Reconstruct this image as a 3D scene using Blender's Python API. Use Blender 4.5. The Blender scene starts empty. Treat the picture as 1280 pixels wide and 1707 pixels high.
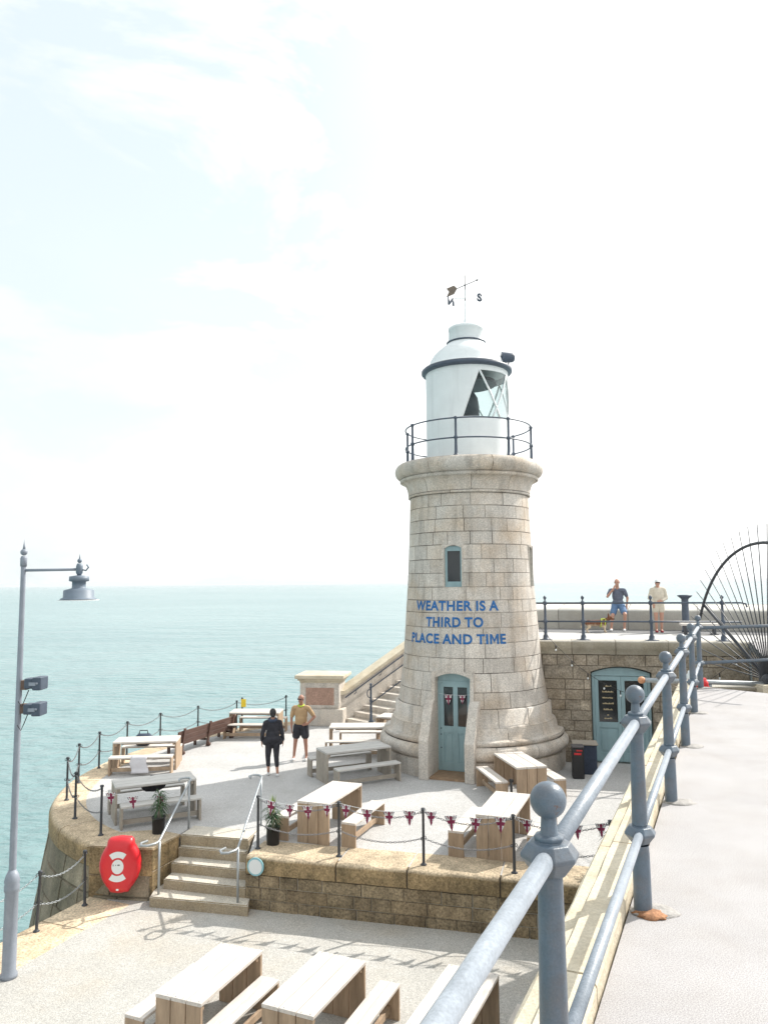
import bpy, bmesh, math, random
from mathutils import Vector, Matrix, noise
random.seed(7)
R = math.radians; PI = math.pi; V = Vector
sc = bpy.context.scene
col = sc.collection
# ------------------------------------------------------------------ camera
PITCH, ROLL = R(5.35), R(0.45)
fw = V((0, math.cos(PITCH), math.sin(PITCH)))
up0 = V((0, -math.sin(PITCH), math.cos(PITCH))); r0 = V((1, 0, 0))
rt = r0*math.cos(ROLL) - up0*math.sin(ROLL); upv = up0*math.cos(ROLL) + r0*math.sin(ROLL)
cd = bpy.data.cameras.new('camera'); cam = bpy.data.objects.new('camera', cd); col.objects.link(cam)
m = Matrix((rt, upv, -fw)).transposed().to_4x4(); m.translation = V((0, 0, 1.75)); cam.matrix_world = m
cd.sensor_fit = 'HORIZONTAL'; cd.sensor_width = 36; cd.lens = 36*1270/1280
cd.clip_start = 0.05; cd.clip_end = 60000
sc.camera = cam
# ------------------------------------------------------------------ sky, sun, exposure
SUN_EL = R(41); sd = V((1, .66, 0)).normalized()
sunv = V((sd.x*math.cos(SUN_EL), sd.y*math.cos(SUN_EL), math.sin(SUN_EL)))
w = bpy.data.worlds.new('World'); sc.world = w; w.use_nodes = True
nt = w.node_tree; N = nt.nodes; L = nt.links
bg = N['Background']; bg.inputs['Strength'].default_value = 0.15
sky = N.new('ShaderNodeTexSky'); sky.sky_type = 'NISHITA'; sky.sun_disc = False
sky.sun_elevation = SUN_EL; sky.sun_rotation = math.atan2(sd.x, sd.y); sky.dust_density = 3.0; sky.air_density = 1.0
tc = N.new('ShaderNodeTexCoord'); mp = N.new('ShaderNodeMapping'); mp.inputs['Scale'].default_value = (1.0, 1.0, 2.2)
mp.inputs['Location'].default_value = (1.7, 0.4, 0.3)
L.new(tc.outputs['Generated'], mp.inputs['Vector'])
n1 = N.new('ShaderNodeTexNoise'); n1.inputs['Scale'].default_value = 3.0; n1.inputs['Detail'].default_value = 9; n1.inputs['Roughness'].default_value = .60
n1.inputs['Distortion'].default_value = .35
L.new(mp.outputs[0], n1.inputs['Vector'])
cr = N.new('ShaderNodeValToRGB'); cr.color_ramp.elements[0].position = .44; cr.color_ramp.elements[1].position = .545
cr.color_ramp.elements[0].color = (.0, .0, .0, 1); cr.color_ramp.elements[1].color = (1, 1, 1, 1)
L.new(n1.outputs['Fac'], cr.inputs['Fac'])
# cloud bank is thicker to the right (towards the sun) and everywhere low on the horizon
sx = N.new('ShaderNodeSeparateXYZ'); L.new(tc.outputs['Generated'], sx.inputs[0])
mr = N.new('ShaderNodeMapRange'); mr.inputs['From Min'].default_value = -.10; mr.inputs['From Max'].default_value = .30
mr.inputs['To Min'].default_value = 0; mr.inputs['To Max'].default_value = .9; L.new(sx.outputs['X'], mr.inputs['Value'])
mz = N.new('ShaderNodeMapRange'); mz.inputs['From Min'].default_value = .5; mz.inputs['From Max'].default_value = .08
mz.inputs['To Min'].default_value = .0; mz.inputs['To Max'].default_value = .45; L.new(sx.outputs['Z'], mz.inputs['Value'])
ad = N.new('ShaderNodeMath'); ad.operation = 'ADD'; L.new(mr.outputs[0], ad.inputs[0]); L.new(cr.outputs[0], ad.inputs[1])
ad2 = N.new('ShaderNodeMath'); ad2.operation = 'ADD'; ad2.use_clamp = True; L.new(ad.outputs[0], ad2.inputs[0]); L.new(mz.outputs[0], ad2.inputs[1])
mx = N.new('ShaderNodeMixRGB'); L.new(ad2.outputs[0], mx.inputs['Fac']); tn = N.new('ShaderNodeMixRGB'); tn.blend_type = 'MULTIPLY'; tn.inputs['Fac'].default_value = 1; tn.inputs['Color2'].default_value = (1.2, 1.2, 1.0, 1)
L.new(sky.outputs[0], tn.inputs['Color1'])
vl = N.new('ShaderNodeMixRGB'); vl.inputs['Fac'].default_value = .85; vl.inputs['Color2'].default_value = (2.72, 3.0, 3.08, 1)   # thin veil in the gaps
L.new(tn.outputs[0], vl.inputs['Color1']); L.new(vl.outputs[0], mx.inputs['Color1'])
cb = N.new('ShaderNodeMixRGB'); cb.inputs['Color1'].default_value = (3.02, 3.18, 3.2, 1); cb.inputs['Color2'].default_value = (4.9, 4.9, 4.85, 1)
n2 = N.new('ShaderNodeTexNoise'); n2.inputs['Scale'].default_value = 3.4; n2.inputs['Detail'].default_value = 6; L.new(mp.outputs[0], n2.inputs['Vector'])
cm = N.new('ShaderNodeMath'); cm.operation = 'MULTIPLY_ADD'; cm.inputs[1].default_value = 1.3; cm.use_clamp = True; L.new(sx.outputs['X'], cm.inputs[0]); L.new(n2.outputs['Fac'], cm.inputs[2])
L.new(cm.outputs[0], cb.inputs['Fac']); L.new(cb.outputs[0], mx.inputs['Color2'])
L.new(mx.outputs[0], bg.inputs['Color'])
sl = bpy.data.lights.new('sun', 'SUN'); sl.energy = 2.7; sl.angle = R(.6); sl.color = (1, .95, .87)
so = bpy.data.objects.new('sun', sl); col.objects.link(so); so.rotation_euler = sunv.to_track_quat('Z', 'Y').to_euler()
sc.view_settings.view_transform = 'Standard'; sc.view_settings.look = 'None'; sc.view_settings.exposure = 1.12; sc.view_settings.gamma = 1
sc.render.engine = 'CYCLES'

# ------------------------------------------------------------------ helpers
def tag(o, label=None, cat=None, group=None, kind=None):
    if label: o['label'] = label
    if cat: o['category'] = cat
    if group: o['group'] = group
    if kind: o['kind'] = kind
    return o
def thing(name, label, cat, loc=(0, 0, 0), rz=0, group=None):
    o = bpy.data.objects.new(name, None); col.objects.link(o); o.location = loc; o.rotation_euler = (0, 0, rz)
    o.empty_display_size = .1
    return tag(o, label, cat, group)
def obj(name, bm, mat, parent=None, smooth=False, loc=None):
    me = bpy.data.meshes.new(name)
    bmesh.ops.recalc_face_normals(bm, faces=bm.faces) if smooth != 'keep' else None
    bm.to_mesh(me); bm.free()
    for mt in (mat if isinstance(mat, (list, tuple)) else [mat]): me.materials.append(mt)
    if smooth is True:
        for p in me.polygons: p.use_smooth = True
    o = bpy.data.objects.new(name, me); col.objects.link(o)
    if parent: o.parent = parent
    if loc: o.location = loc
    return o
def shade_angle(o, deg=35):
    me = o.data
    for p in me.polygons: p.use_smooth = True
    me.set_sharp_from_angle(angle=R(deg)); return o
def copy_tree(o, parent=None):
    c = o.copy(); col.objects.link(c)
    if parent: c.parent = parent
    for ch in list(o.children): copy_tree(ch, c)
    return c
def B(): return bmesh.new()
def box(bm, c, s, M=None, bev=0.0, mi=0):
    vs = bmesh.ops.create_cube(bm, size=1)['verts']
    bmesh.ops.scale(bm, vec=s, verts=vs)
    if bev:
        es = list({e for v in vs for e in v.link_edges})
        r = bmesh.ops.bevel(bm, geom=es, offset=bev, segments=1, affect='EDGES', profile=.5)
        vs = list({v for f in r['faces'] for v in f.verts} | {v for v in vs if v.is_valid})
        # collect whole island
        st = list(vs); seen = set(vs)
        while st:
            v = st.pop()
            for e in v.link_edges:
                o = e.other_vert(v)
                if o not in seen: seen.add(o); st.append(o)
        vs = list(seen)
    T = Matrix.Translation(c) @ (M.to_4x4() if M else Matrix.Identity(4))
    bmesh.ops.transform(bm, matrix=T, verts=vs)
    for f in {f for v in vs for f in v.link_faces}: f.material_index = mi
    return vs
def frame_z(d):
    d = V(d).normalized(); a = V((0, 0, 1)) if abs(d.z) < .95 else V((1, 0, 0))
    x = d.cross(a).normalized(); return x, x.cross(d).normalized()
def tube(bm, pts, r, n=8, cap=True, mi=0, closed=False):
    pts = [V(p) for p in pts]; rings = []
    rr = r if isinstance(r, (list, tuple)) else [r]*len(pts)
    k = len(pts)
    d0 = (pts[1]-pts[0]).normalized(); x, y = frame_z(d0); prev = d0
    for i, p in enumerate(pts):
        if closed: d = (pts[(i+1) % k]-pts[i-1]).normalized()
        else: d = (pts[min(i+1, k-1)]-pts[max(i-1, 0)]).normalized()
        q = prev.rotation_difference(d); x = q @ x; y = q @ y; prev = d
        rings.append([bm.verts.new(p+(x*math.cos(2*PI*j/n)+y*math.sin(2*PI*j/n))*rr[i]) for j in range(n)])
    for i in range(k if closed else k-1):
        a, b = rings[i], rings[(i+1) % k]
        for j in range(n):
            f = bm.faces.new((a[j], a[(j+1) % n], b[(j+1) % n], b[j])); f.material_index = mi; f.smooth = True
    if cap and not closed:
        for rg in (rings[0][::-1], rings[-1]):
            f = bm.faces.new(rg); f.material_index = mi
def lathe(bm, prof, n=24, c=(0, 0, 0), cap=True, a0=0, mi=0, full=True):
    c = V(c); rings = []
    for (r, z) in prof:
        rings.append([bm.verts.new(c+V((max(r, 1e-4)*math.cos(a0+2*PI*j/n), max(r, 1e-4)*math.sin(a0+2*PI*j/n), z))) for j in range(n)])
    for a, b in zip(rings, rings[1:]):
        for j in range(n):
            f = bm.faces.new((a[j], a[(j+1) % n], b[(j+1) % n], b[j])); f.material_index = mi; f.smooth = True
    if cap:
        bm.faces.new(rings[0][::-1]); bm.faces.new(rings[-1])
def ball(bm, c, r, s=(1, 1, 1), n=16, mi=0, M=None):
    vs = bmesh.ops.create_uvsphere(bm, u_segments=n, v_segments=max(6, n//2+2), radius=r)['verts']
    bmesh.ops.scale(bm, vec=s, verts=vs)
    if M: bmesh.ops.transform(bm, matrix=M.to_4x4(), verts=vs)
    bmesh.ops.translate(bm, vec=c, verts=vs)
    for f in {f for v in vs for f in v.link_faces}: f.material_index = mi; f.smooth = True
def prism(bm, poly, z0, z1, mi=0, bev=0):
    a = [bm.verts.new((x, y, z0)) for x, y in poly]; b = [bm.verts.new((x, y, z1)) for x, y in poly]
    n = len(poly)
    bm.faces.new(a[::-1]); t = bm.faces.new(b)
    for i in range(n): bm.faces.new((a[i], a[(i+1) % n], b[(i+1) % n], b[i]))
    if bev: bmesh.ops.bevel(bm, geom=list(t.edges), offset=bev, segments=2, affect='EDGES')
def extr(bm, poly, axis_o, ax, ay, az, depth, mi=0):
    """polygon in the (ax,ay) plane at axis_o, thickness depth along az"""
    o = V(axis_o); ax, ay, az = V(ax), V(ay), V(az)
    a = [bm.verts.new(o+ax*p[0]+ay*p[1]) for p in poly]; b = [bm.verts.new(o+ax*p[0]+ay*p[1]+az*depth) for p in poly]
    n = len(poly); fs = [bm.faces.new(a[::-1]), bm.faces.new(b)]
    for i in range(n): fs.append(bm.faces.new((a[i], a[(i+1) % n], b[(i+1) % n], b[i])))
    for f in fs: f.material_index = mi
def baked(o):
    """apply the modifiers of o without operators"""
    dg = bpy.context.evaluated_depsgraph_get(); dg.update()
    me = bpy.data.meshes.new_from_object(o.evaluated_get(dg)); o.modifiers.clear(); old = o.data; o.data = me
    bpy.data.meshes.remove(old); return o

# ------------------------------------------------------------------ materials
def mat(name, base, rough=.8, metal=0, var=.0, vscale=3.0, speck=.0, sscale=60, bump=0, bscale=40, tint=False, mortar=None,
        stain=None, stscale=1.2, stamt=.5, coat=0, spec=.5, stretch=(1, 1, 1), top=None, tvar=.24, chips=None, cthr=.66, cscale=18, streak=0):
    m = bpy.data.materials.new(name); m.use_nodes = True; t = m.node_tree; N = t.nodes; L = t.links
    p = N['Principled BSDF']; p.inputs['Roughness'].default_value = rough; p.inputs['Metallic'].default_value = metal
    p.inputs['Specular IOR Level'].default_value = spec; p.inputs['Coat Weight'].default_value = coat
    tc = N.new('ShaderNodeTexCoord'); mp = N.new('ShaderNodeMapping'); mp.inputs['Scale'].default_value = stretch
    L.new(tc.outputs['Object'], mp.inputs['Vector'])
    def noi(s, d=4, r=.6):
        n = N.new('ShaderNodeTexNoise'); n.inputs['Scale'].default_value = s; n.inputs['Detail'].default_value = d
        n.inputs['Roughness'].default_value = r; L.new(mp.outputs[0], n.inputs['Vector']); return n
    def mixc(kind, fac, a, b):
        x = N.new('ShaderNodeMixRGB'); x.blend_type = kind
        for k, vv in (('Fac', fac), ('Color1', a), ('Color2', b)):
            if hasattr(vv, 'links') or isinstance(vv, bpy.types.NodeSocket): L.new(vv, x.inputs[k])
            else: x.inputs[k].default_value = vv if k == 'Fac' else (*vv, 1)
        return x.outputs[0]
    def rng(sock, a, b, c, d):
        r = N.new('ShaderNodeMapRange'); L.new(sock, r.inputs['Value'])
        for k, vv in zip(('From Min', 'From Max', 'To Min', 'To Max'), (a, b, c, d)): r.inputs[k].default_value = vv
        return r.outputs[0]
    c = None
    rgb = N.new('ShaderNodeRGB'); rgb.outputs[0].default_value = (*base, 1); c = rgb.outputs[0]
    if stain: c = mixc('MIX', rng(noi(stscale, 6, .65).outputs['Fac'], .45, .68, 0, stamt), c, stain)
    if top: # paler colour for upward faces; on the steps, sunlight put into the colour
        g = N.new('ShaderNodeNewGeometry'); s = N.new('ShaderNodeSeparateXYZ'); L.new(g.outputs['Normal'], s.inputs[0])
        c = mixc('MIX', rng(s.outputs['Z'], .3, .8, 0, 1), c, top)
    def mulv(c, sock, lo, hi, a=.3, b=.7):
        v = rng(sock, a, b, lo, hi); cc = N.new('ShaderNodeCombineXYZ')
        for k in range(3): L.new(v, cc.inputs[k])
        return mixc('MULTIPLY', 1.0, c, cc.outputs[0])
    if var: c = mulv(c, noi(vscale, 5).outputs['Fac'], 1-var, 1+var)
    if streak:   # rain and salt streaks running down the face
        m2 = N.new('ShaderNodeMapping'); m2.inputs['Scale'].default_value = (5, 5, .45); L.new(tc.outputs['Object'], m2.inputs['Vector'])
        n_ = N.new('ShaderNodeTexNoise'); n_.inputs['Scale'].default_value = 1.0; n_.inputs['Detail'].default_value = 5; L.new(m2.outputs[0], n_.inputs['Vector'])
        c = mulv(c, n_.outputs['Fac'], 1.0, 1-streak, .50, .72)
    if speck: c = mulv(c, noi(sscale, 2, .7).outputs['Fac'], 1-speck, 1+speck)
    if tint:
        at = N.new('ShaderNodeAttribute'); at.attribute_name = 'tint'
        s = N.new('ShaderNodeSeparateColor'); L.new(at.outputs['Color'], s.inputs[0])
        c = mulv(c, s.outputs[0], 1-tvar, 1+tvar*.8, 0, 1)
        c = mixc('MIX', rng(s.outputs[2], 0, 1, 0, .55), c, tuple(x*y for x, y in zip(base, (1.0, .74, .5))))
        if mortar: c = mixc('MIX', s.outputs[1], c, mortar)
    if chips:   # worn spots where the paint has gone
        c = mixc('MIX', rng(noi(cscale, 6, .7).outputs['Fac'], cthr, cthr+.02, 0, .85), c, chips)
    L.new(c, p.inputs['Base Color'])
    if bump:
        b = N.new('ShaderNodeBump'); b.inputs['Strength'].default_value = bump; b.inputs['Distance'].default_value = .02
        L.new(noi(bscale, 5, .65).outputs['Fac'], b.inputs['Height']); L.new(b.outputs[0], p.inputs['Normal'])
    return m
M = {}
M['granite'] = mat('granite', (.60, .56, .51), .85, var=.13, vscale=1.3, tvar=.13, streak=.28, speck=.30, sscale=34, bump=.35, bscale=45, tint=True, mortar=(.05, .042, .036), stain=(.46, .34, .22), stscale=.9, stamt=.55)
M['granite_p'] = mat('granite_plain', (.57, .53, .48), .85, streak=.2, var=.14, vscale=2.5, speck=.28, sscale=34, bump=.4, bscale=40, stain=(.42, .31, .2), stamt=.3)
M['rubble'] = mat('brown_stone', (.30, .235, .15), .92, streak=.4, var=.3, vscale=4, speck=.5, sscale=26, bump=.9, bscale=22, tint=True, mortar=(.36, .33, .28), stain=(.12, .09, .045), stscale=1.5, stamt=.7)
M['wall2'] = mat('tan_stone', (.39, .335, .265), .92, var=.28, vscale=4, speck=.4, sscale=22, bump=.8, bscale=25, tint=True, mortar=(.16, .13, .10), stain=(.18, .13, .07), stscale=1.2, stamt=.6)
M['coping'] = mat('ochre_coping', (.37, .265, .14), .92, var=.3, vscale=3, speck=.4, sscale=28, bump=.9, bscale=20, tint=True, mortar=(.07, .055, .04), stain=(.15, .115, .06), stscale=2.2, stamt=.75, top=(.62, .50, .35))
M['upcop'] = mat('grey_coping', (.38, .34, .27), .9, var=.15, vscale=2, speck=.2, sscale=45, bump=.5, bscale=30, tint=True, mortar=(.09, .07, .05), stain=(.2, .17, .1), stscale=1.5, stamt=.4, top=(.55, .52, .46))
M['kerb'] = mat('cream_kerb', (.58, .52, .405), .9, var=.12, vscale=3, speck=.14, sscale=60, bump=.5, bscale=35, stain=(.38, .29, .17), stscale=2.5, stamt=.45)
M['quay'] = mat('weathered_quay_stone', (.30, .25, .18), .92, var=.3, vscale=2, speck=.25, sscale=30, bump=.9, bscale=12, tint=True, mortar=(.07, .06, .045), stain=(.12, .115, .07), stscale=.9, stamt=.75)
M['ground'] = mat('pale_gravel', (.47, .465, .46), .95, var=.07, vscale=.8, speck=.42, sscale=70, bump=.5, bscale=80, stain=(.36, .35, .335), stscale=.9, stamt=.4)
M['groundA'] = mat('pale_gravel_warm', (.44, .43, .405), .95, var=.08, vscale=.7, speck=.42, sscale=70, bump=.5, bscale=80, stain=(.42, .36, .28), stscale=.6, stamt=.5)
M['deck'] = mat('promenade_surface', (.37, .36, .365), .95, var=.10, vscale=.9, speck=.45, sscale=170, bump=.12, bscale=170, stain=(.30, .28, .265), stscale=1.6, stamt=.45)
M['band'] = mat('dark_grey_ground', (.16, .16, .165), .95, var=.1, speck=.2, sscale=60)  # plain dark grey for the ground strip by the upper parapet
M['stepstone'] = mat('step_stone', (.34, .28, .20), .9, top=(.54, .50, .43), var=.14, vscale=3, speck=.35, sscale=50, bump=.5, bscale=30, stain=(.3, .22, .12), stscale=2, stamt=.5)  # tread tops whitened to look sunlit, risers left brown
M['stonered'] = mat('pinkish_stone_panel', (.38, .245, .19), .9, var=.2, vscale=6, speck=.3, sscale=30, bump=.8, bscale=20)
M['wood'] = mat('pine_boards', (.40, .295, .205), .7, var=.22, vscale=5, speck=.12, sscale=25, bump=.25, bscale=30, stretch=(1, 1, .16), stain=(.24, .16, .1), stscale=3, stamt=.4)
M['woodtop'] = mat('pale_top_boards', (.62, .58, .54), .65, var=.16, vscale=5, stain=(.44, .37, .30), stscale=5, stamt=.4, speck=.14, sscale=25, bump=.2, bscale=30, stretch=(.16, 1, 1))  # whitish boards for tops and seats, paler than the side panels
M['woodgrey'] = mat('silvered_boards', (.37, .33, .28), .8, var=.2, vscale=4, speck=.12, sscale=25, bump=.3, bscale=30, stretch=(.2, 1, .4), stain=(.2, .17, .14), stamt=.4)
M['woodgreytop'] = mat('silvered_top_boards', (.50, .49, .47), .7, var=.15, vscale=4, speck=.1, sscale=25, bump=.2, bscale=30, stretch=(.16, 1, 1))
M['darkwood'] = mat('brown_stained_wood', (.095, .05, .038), .6, var=.3, vscale=4, speck=.1, sscale=25, bump=.3, bscale=20, stretch=(.2, 1, 1))
M['rail'] = mat('blue_grey_paint', (.105, .14, .18), .38, var=.12, vscale=14, speck=.1, sscale=160, bump=.12, bscale=140, stain=(.17, .12, .085), stscale=6, stamt=.38, chips=(.17, .075, .035), cthr=.67, cscale=14)
M['rail2'] = mat('dark_blue_grey_paint', (.06, .08, .115), .45, var=.15, vscale=10)
M['pole'] = mat('grey_paint', (.24, .27, .32), .5, var=.1, vscale=6, speck=.06, sscale=80)
M['iron'] = mat('dark_iron', (.045, .05, .06), .5, var=.2, vscale=12)
M['galv'] = mat('galvanised_steel', (.38, .41, .43), .42, metal=.5, var=.12, vscale=20)
M['white'] = mat('white_paint', (.76, .79, .80), .55, streak=.10, var=.04, vscale=2, speck=.04, sscale=60, bump=.08, bscale=30)
M['teal'] = mat('teal_paint', (.29, .425, .46), .5, streak=.15, var=.06, vscale=5, bump=.05, bscale=40)
M['pane'] = mat('dark_glass_pane', (.02, .024, .028), .08, spec=.7)
M['blue'] = mat('blue_lettering_paint', (.018, .125, .35), .7, var=.25, vscale=9, speck=.2, sscale=40)
M['black'] = mat('black_plastic', (.018, .018, .02), .5, var=.2)
M['red'] = mat('red_plastic', (.62, .012, .022), .38, var=.06, vscale=4, coat=.2)
M['whitep'] = mat('white_sticker', (.72, .75, .76), .5)
M['inkp'] = mat('black_ink', (.03, .03, .04), .6)
M['yellow'] = mat('yellow_plastic', (.75, .55, .03), .5)
M['tube'] = mat('sunlit_rail_paint', (.29, .33, .38), .36, var=.10, vscale=12, speck=.16, sscale=120, bump=.22, bscale=70, stain=(.20, .235, .28), stscale=7, stamt=.5, chips=(.15, .10, .07), cthr=.69, cscale=20)  # rail paint lightened to hold the sun's grazing glare; stains and chips are wear
M['rustbr'] = mat('brown_bracket', (.13, .08, .06), .7)
M['rust'] = mat('rust_stain', (.33, .165, .085), .9, var=.4, vscale=25, speck=.3, sscale=70)
M['mortarblob'] = mat('mortar', (.36, .345, .33), .95, var=.2, vscale=10, speck=.2, bump=.7, bscale=40)
M['leaf'] = mat('spiky_leaf', (.035, .085, .028), .5, var=.35, vscale=9)
M['leaf2'] = mat('yellow_green_leaf', (.22, .33, .04), .5, var=.2, vscale=9)
M['trunk'] = mat('pale_stem', (.36, .33, .27), .8, var=.2, vscale=20)
M['soil'] = mat('soil', (.05, .035, .025), .95)
M['skin'] = mat('skin', (.47, .26, .19), .55, var=.06, vscale=9)
M['skin2'] = mat('tanned_skin', (.36, .18, .125), .55, var=.06, vscale=9)
M['tan'] = mat('mustard_cloth', (.45, .30, .165), .9, var=.1, vscale=8, bump=.3, bscale=60)
M['blackcloth'] = mat('black_cloth', (.028, .028, .036), .9, var=.3, vscale=10, bump=.3, bscale=60)
M['navycloth'] = mat('navy_cloth', (.045, .06, .095), .9, var=.2, vscale=10)
M['bluecloth'] = mat('blue_cloth', (.11, .19, .33), .9, var=.15, vscale=10)
M['greycloth'] = mat('slate_cloth', (.12, .14, .19), .9, var=.15, vscale=10)
M['creamcloth'] = mat('cream_cloth', (.58, .53, .44), .9, var=.1, vscale=10)
M['lime'] = mat('lime_cloth', (.45, .58, .06), .8)
M['shoe'] = mat('white_shoe', (.66, .66, .66), .6, var=.1)
M['redshoe'] = mat('red_shoe', (.28, .02, .03), .6)
M['hair'] = mat('dark_hair', (.02, .018, .02), .6)
M['orange'] = mat('orange_cap', (.62, .3, .16), .6)
M['bagcloth'] = mat('grey_white_cloth', (.58, .57, .6), .8, var=.1, bump=.3, bscale=12)
M['redcloth'] = mat('red_cloth', (.55, .03, .035), .8, var=.15, vscale=9)
M['jw'] = mat('pennant_white', (.68, .68, .68), .8); M['jn'] = mat('pennant_navy', (.03, .025, .075), .8); M['jr'] = mat('pennant_red', (.21, .02, .065), .8)
g = bpy.data.materials.new('clear_glass'); g.use_nodes = True; M['glass'] = g
p = g.node_tree.nodes['Principled BSDF']; p.inputs['Base Color'].default_value = (.86, .95, .95, 1); p.inputs['Roughness'].default_value = .02
p.inputs['Transmission Weight'].default_value = 1; p.inputs['IOR'].default_value = 1.02; p.inputs['Specular IOR Level'].default_value = .8
# dog fur: brown saddle over a white belly and legs, as patches of the coat itself
f = bpy.data.materials.new('dog_fur'); f.use_nodes = True; M['fur'] = f; t = f.node_tree; N = t.nodes; L = t.links
tc = N.new('ShaderNodeTexCoord'); s = N.new('ShaderNodeSeparateXYZ'); L.new(tc.outputs['Object'], s.inputs[0])
nn = N.new('ShaderNodeTexNoise'); nn.inputs['Scale'].default_value = 14; L.new(tc.outputs['Object'], nn.inputs['Vector'])
a = N.new('ShaderNodeMath'); a.operation = 'MULTIPLY_ADD'; a.inputs[1].default_value = .14; L.new(nn.outputs['Fac'], a.inputs[0]); L.new(s.outputs['Z'], a.inputs[2])
rp = N.new('ShaderNodeValToRGB'); L.new(a.outputs[0], rp.inputs['Fac'])
rp.color_ramp.elements[0].position = .27; rp.color_ramp.elements[0].color = (.55, .45, .33, 1)
rp.color_ramp.elements[1].position = .35; rp.color_ramp.elements[1].color = (.14, .055, .025, 1)
L.new(rp.outputs[0], t.nodes['Principled BSDF'].inputs['Base Color']); t.nodes['Principled BSDF'].inputs['Roughness'].default_value = .9

# ------------------------------------------------------------------ masonry generator
def masonry(name, P, rows, mt, parent=None, joint=.014, depth=.016, seed=1, du=.12, rough=0.0, warm=.25, uneven=.5):
    """blocks laid in courses over a surface P(u,v,d); every block a slightly proud panel with its own tint"""
    rnd = random.Random(seed); bm = B(); lay = bm.loops.layers.color.new('tint')
    def grid(us, vs, d, colr, fn=None):
        vv = [[bm.verts.new(P(u, v, d if not fn else fn(u, v))) for u in us] for v in vs]
        for i in range(len(vs)-1):
            for j in range(len(us)-1):
                f = bm.faces.new((vv[i][j], vv[i][j+1], vv[i+1][j+1], vv[i+1][j])); f.smooth = True
                for l in f.loops: l[lay] = colr
        return vv
    for row in rows:
        v0, v1 = row['v']; k = row.get('k', 1.0)          # k = metres per unit of u
        nv = row.get('nv', 1); hv = row.get('hv', abs(v1-v0))  # hv = real height of the course
        jv = joint/2*abs(v1-v0)/hv; jj = row.get('joint', joint)
        for (u0, u1) in row['spans']:
            nb = max(2, int((u1-u0)*k/du)+1)
            bg0 = len(bm.faces)
            grid([u0+(u1-u0)*i/nb for i in range(nb+1)], [v0+(v1-v0)*i/nv for i in range(nv+1)], -depth, (.5, 1, 0, 1))
            bm.faces.ensure_lookup_table(); sd0 = rnd.uniform(0, 99)
            for fi in range(bg0, len(bm.faces)):
                gq = min(1, max(uneven, .75+1.0*noise.noise(V(((fi-bg0)*.13+sd0, sd0, 0)))))
                for l in bm.faces[fi].loops: l[lay] = (.5, gq, 0, 1)
            u = u0; cuts = [u0]; lo, hi = row['len']
            u += rnd.uniform(.35, 1)*rnd.uniform(lo, hi)/k
            while u < u1 - lo*.55/k: cuts.append(u); u += rnd.uniform(lo, hi)/k
            cuts.append(u1)
            for a, b in zip(cuts, cuts[1:]):
                tn = rnd.uniform(.15, .85); wm = max(0, rnd.uniform(-1, 1))*warm*2
                colr = (tn, 0, min(1, wm), 1); ju = jj/2/k; e = .006
                off = rnd.uniform(-rough, rough)
                a_, b_, c_, d_ = a+ju+e/k, b-ju-e/k, v0+jv*(1+2*e/joint), v1-jv*(1+2*e/joint)
                nu = max(1, int((b-a)*k/du))
                G = grid([a_+(b_-a_)*i/nu for i in range(nu+1)], [c_+(d_-c_)*i/nv for i in range(nv+1)], off, colr)
                # skirt
                top = G[-1]; bot = G[0]; lef = [r_[0] for r_ in G]; rig = [r_[-1] for r_ in G]
                loop = bot + rig[1:] + top[::-1][1:] + lef[::-1][1:-1]
                us = [a_+(b_-a_)*i/nu for i in range(nu+1)]; vs = [c_+(d_-c_)*i/nv for i in range(nv+1)]
                par = [(u_, c_) for u_ in us] + [(b_, v_) for v_ in vs[1:]] + [(u_, d_) for u_ in us[::-1][1:]] + [(a_, v_) for v_ in vs[::-1][1:-1]]
                def outw(u_, v_):
                    return P(u_ - (e/k if u_ == a_ else -e/k if u_ == b_ else 0), v_ - (e*jv*2/joint if v_ == c_ else -e*jv*2/joint if v_ == d_ else 0), -depth)
                ov = [bm.verts.new(outw(*q)) for q in par]
                iv = [bm.verts.new(x.co) for x in loop]
                for i in range(len(loop)):
                    j = (i+1) % len(loop)
                    fc = bm.faces.new((iv[i], ov[i], ov[j], iv[j]))
                    for l in fc.loops: l[lay] = colr
    return obj(name, bm, mt, parent, smooth='keep')
def wall_rows(z0, z1, h, U, lens=(.35, .8), coping=None, first=None):
    rows = []; n = max(1, round((z1-z0)/h)); hh = (z1-z0)/n
    for i in range(n): rows.append(dict(v=(z0+i*hh, z0+(i+1)*hh), spans=U, len=lens))
    return rows
def flat_P(a, b, out):
    a = V((*a, 0)); b = V((*b, 0)); d = (b-a).normalized(); o = V((*out, 0)).normalized()
    return (lambda u, v, dd: a + d*u + V((0, 0, v)) + o*dd), (b-a).length
def path_P(pts, batter=0, z_ref=0):
    """vertical face along a polyline (left side of travel is outward)"""
    pts = [V((x, y, 0)) for x, y in pts]; cum = [0]
    for a, b in zip(pts, pts[1:]): cum.append(cum[-1]+(b-a).length)
    nr = []
    for i in range(len(pts)):
        d = (pts[min(i+1, len(pts)-1)]-pts[max(i-1, 0)]).normalized(); nr.append(V((-d.y, d.x, 0)))
    def P(u, v, d):
        u = min(max(u, 0), cum[-1]-1e-6); i = 0
        while cum[i+1] < u: i += 1
        t = (u-cum[i])/(cum[i+1]-cum[i])
        n = nr[i].lerp(nr[i+1], t).normalized()
        return pts[i].lerp(pts[i+1], t) + V((0, 0, v)) + n*(d+batter*(z_ref-v))
    return P, cum[-1]
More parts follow.
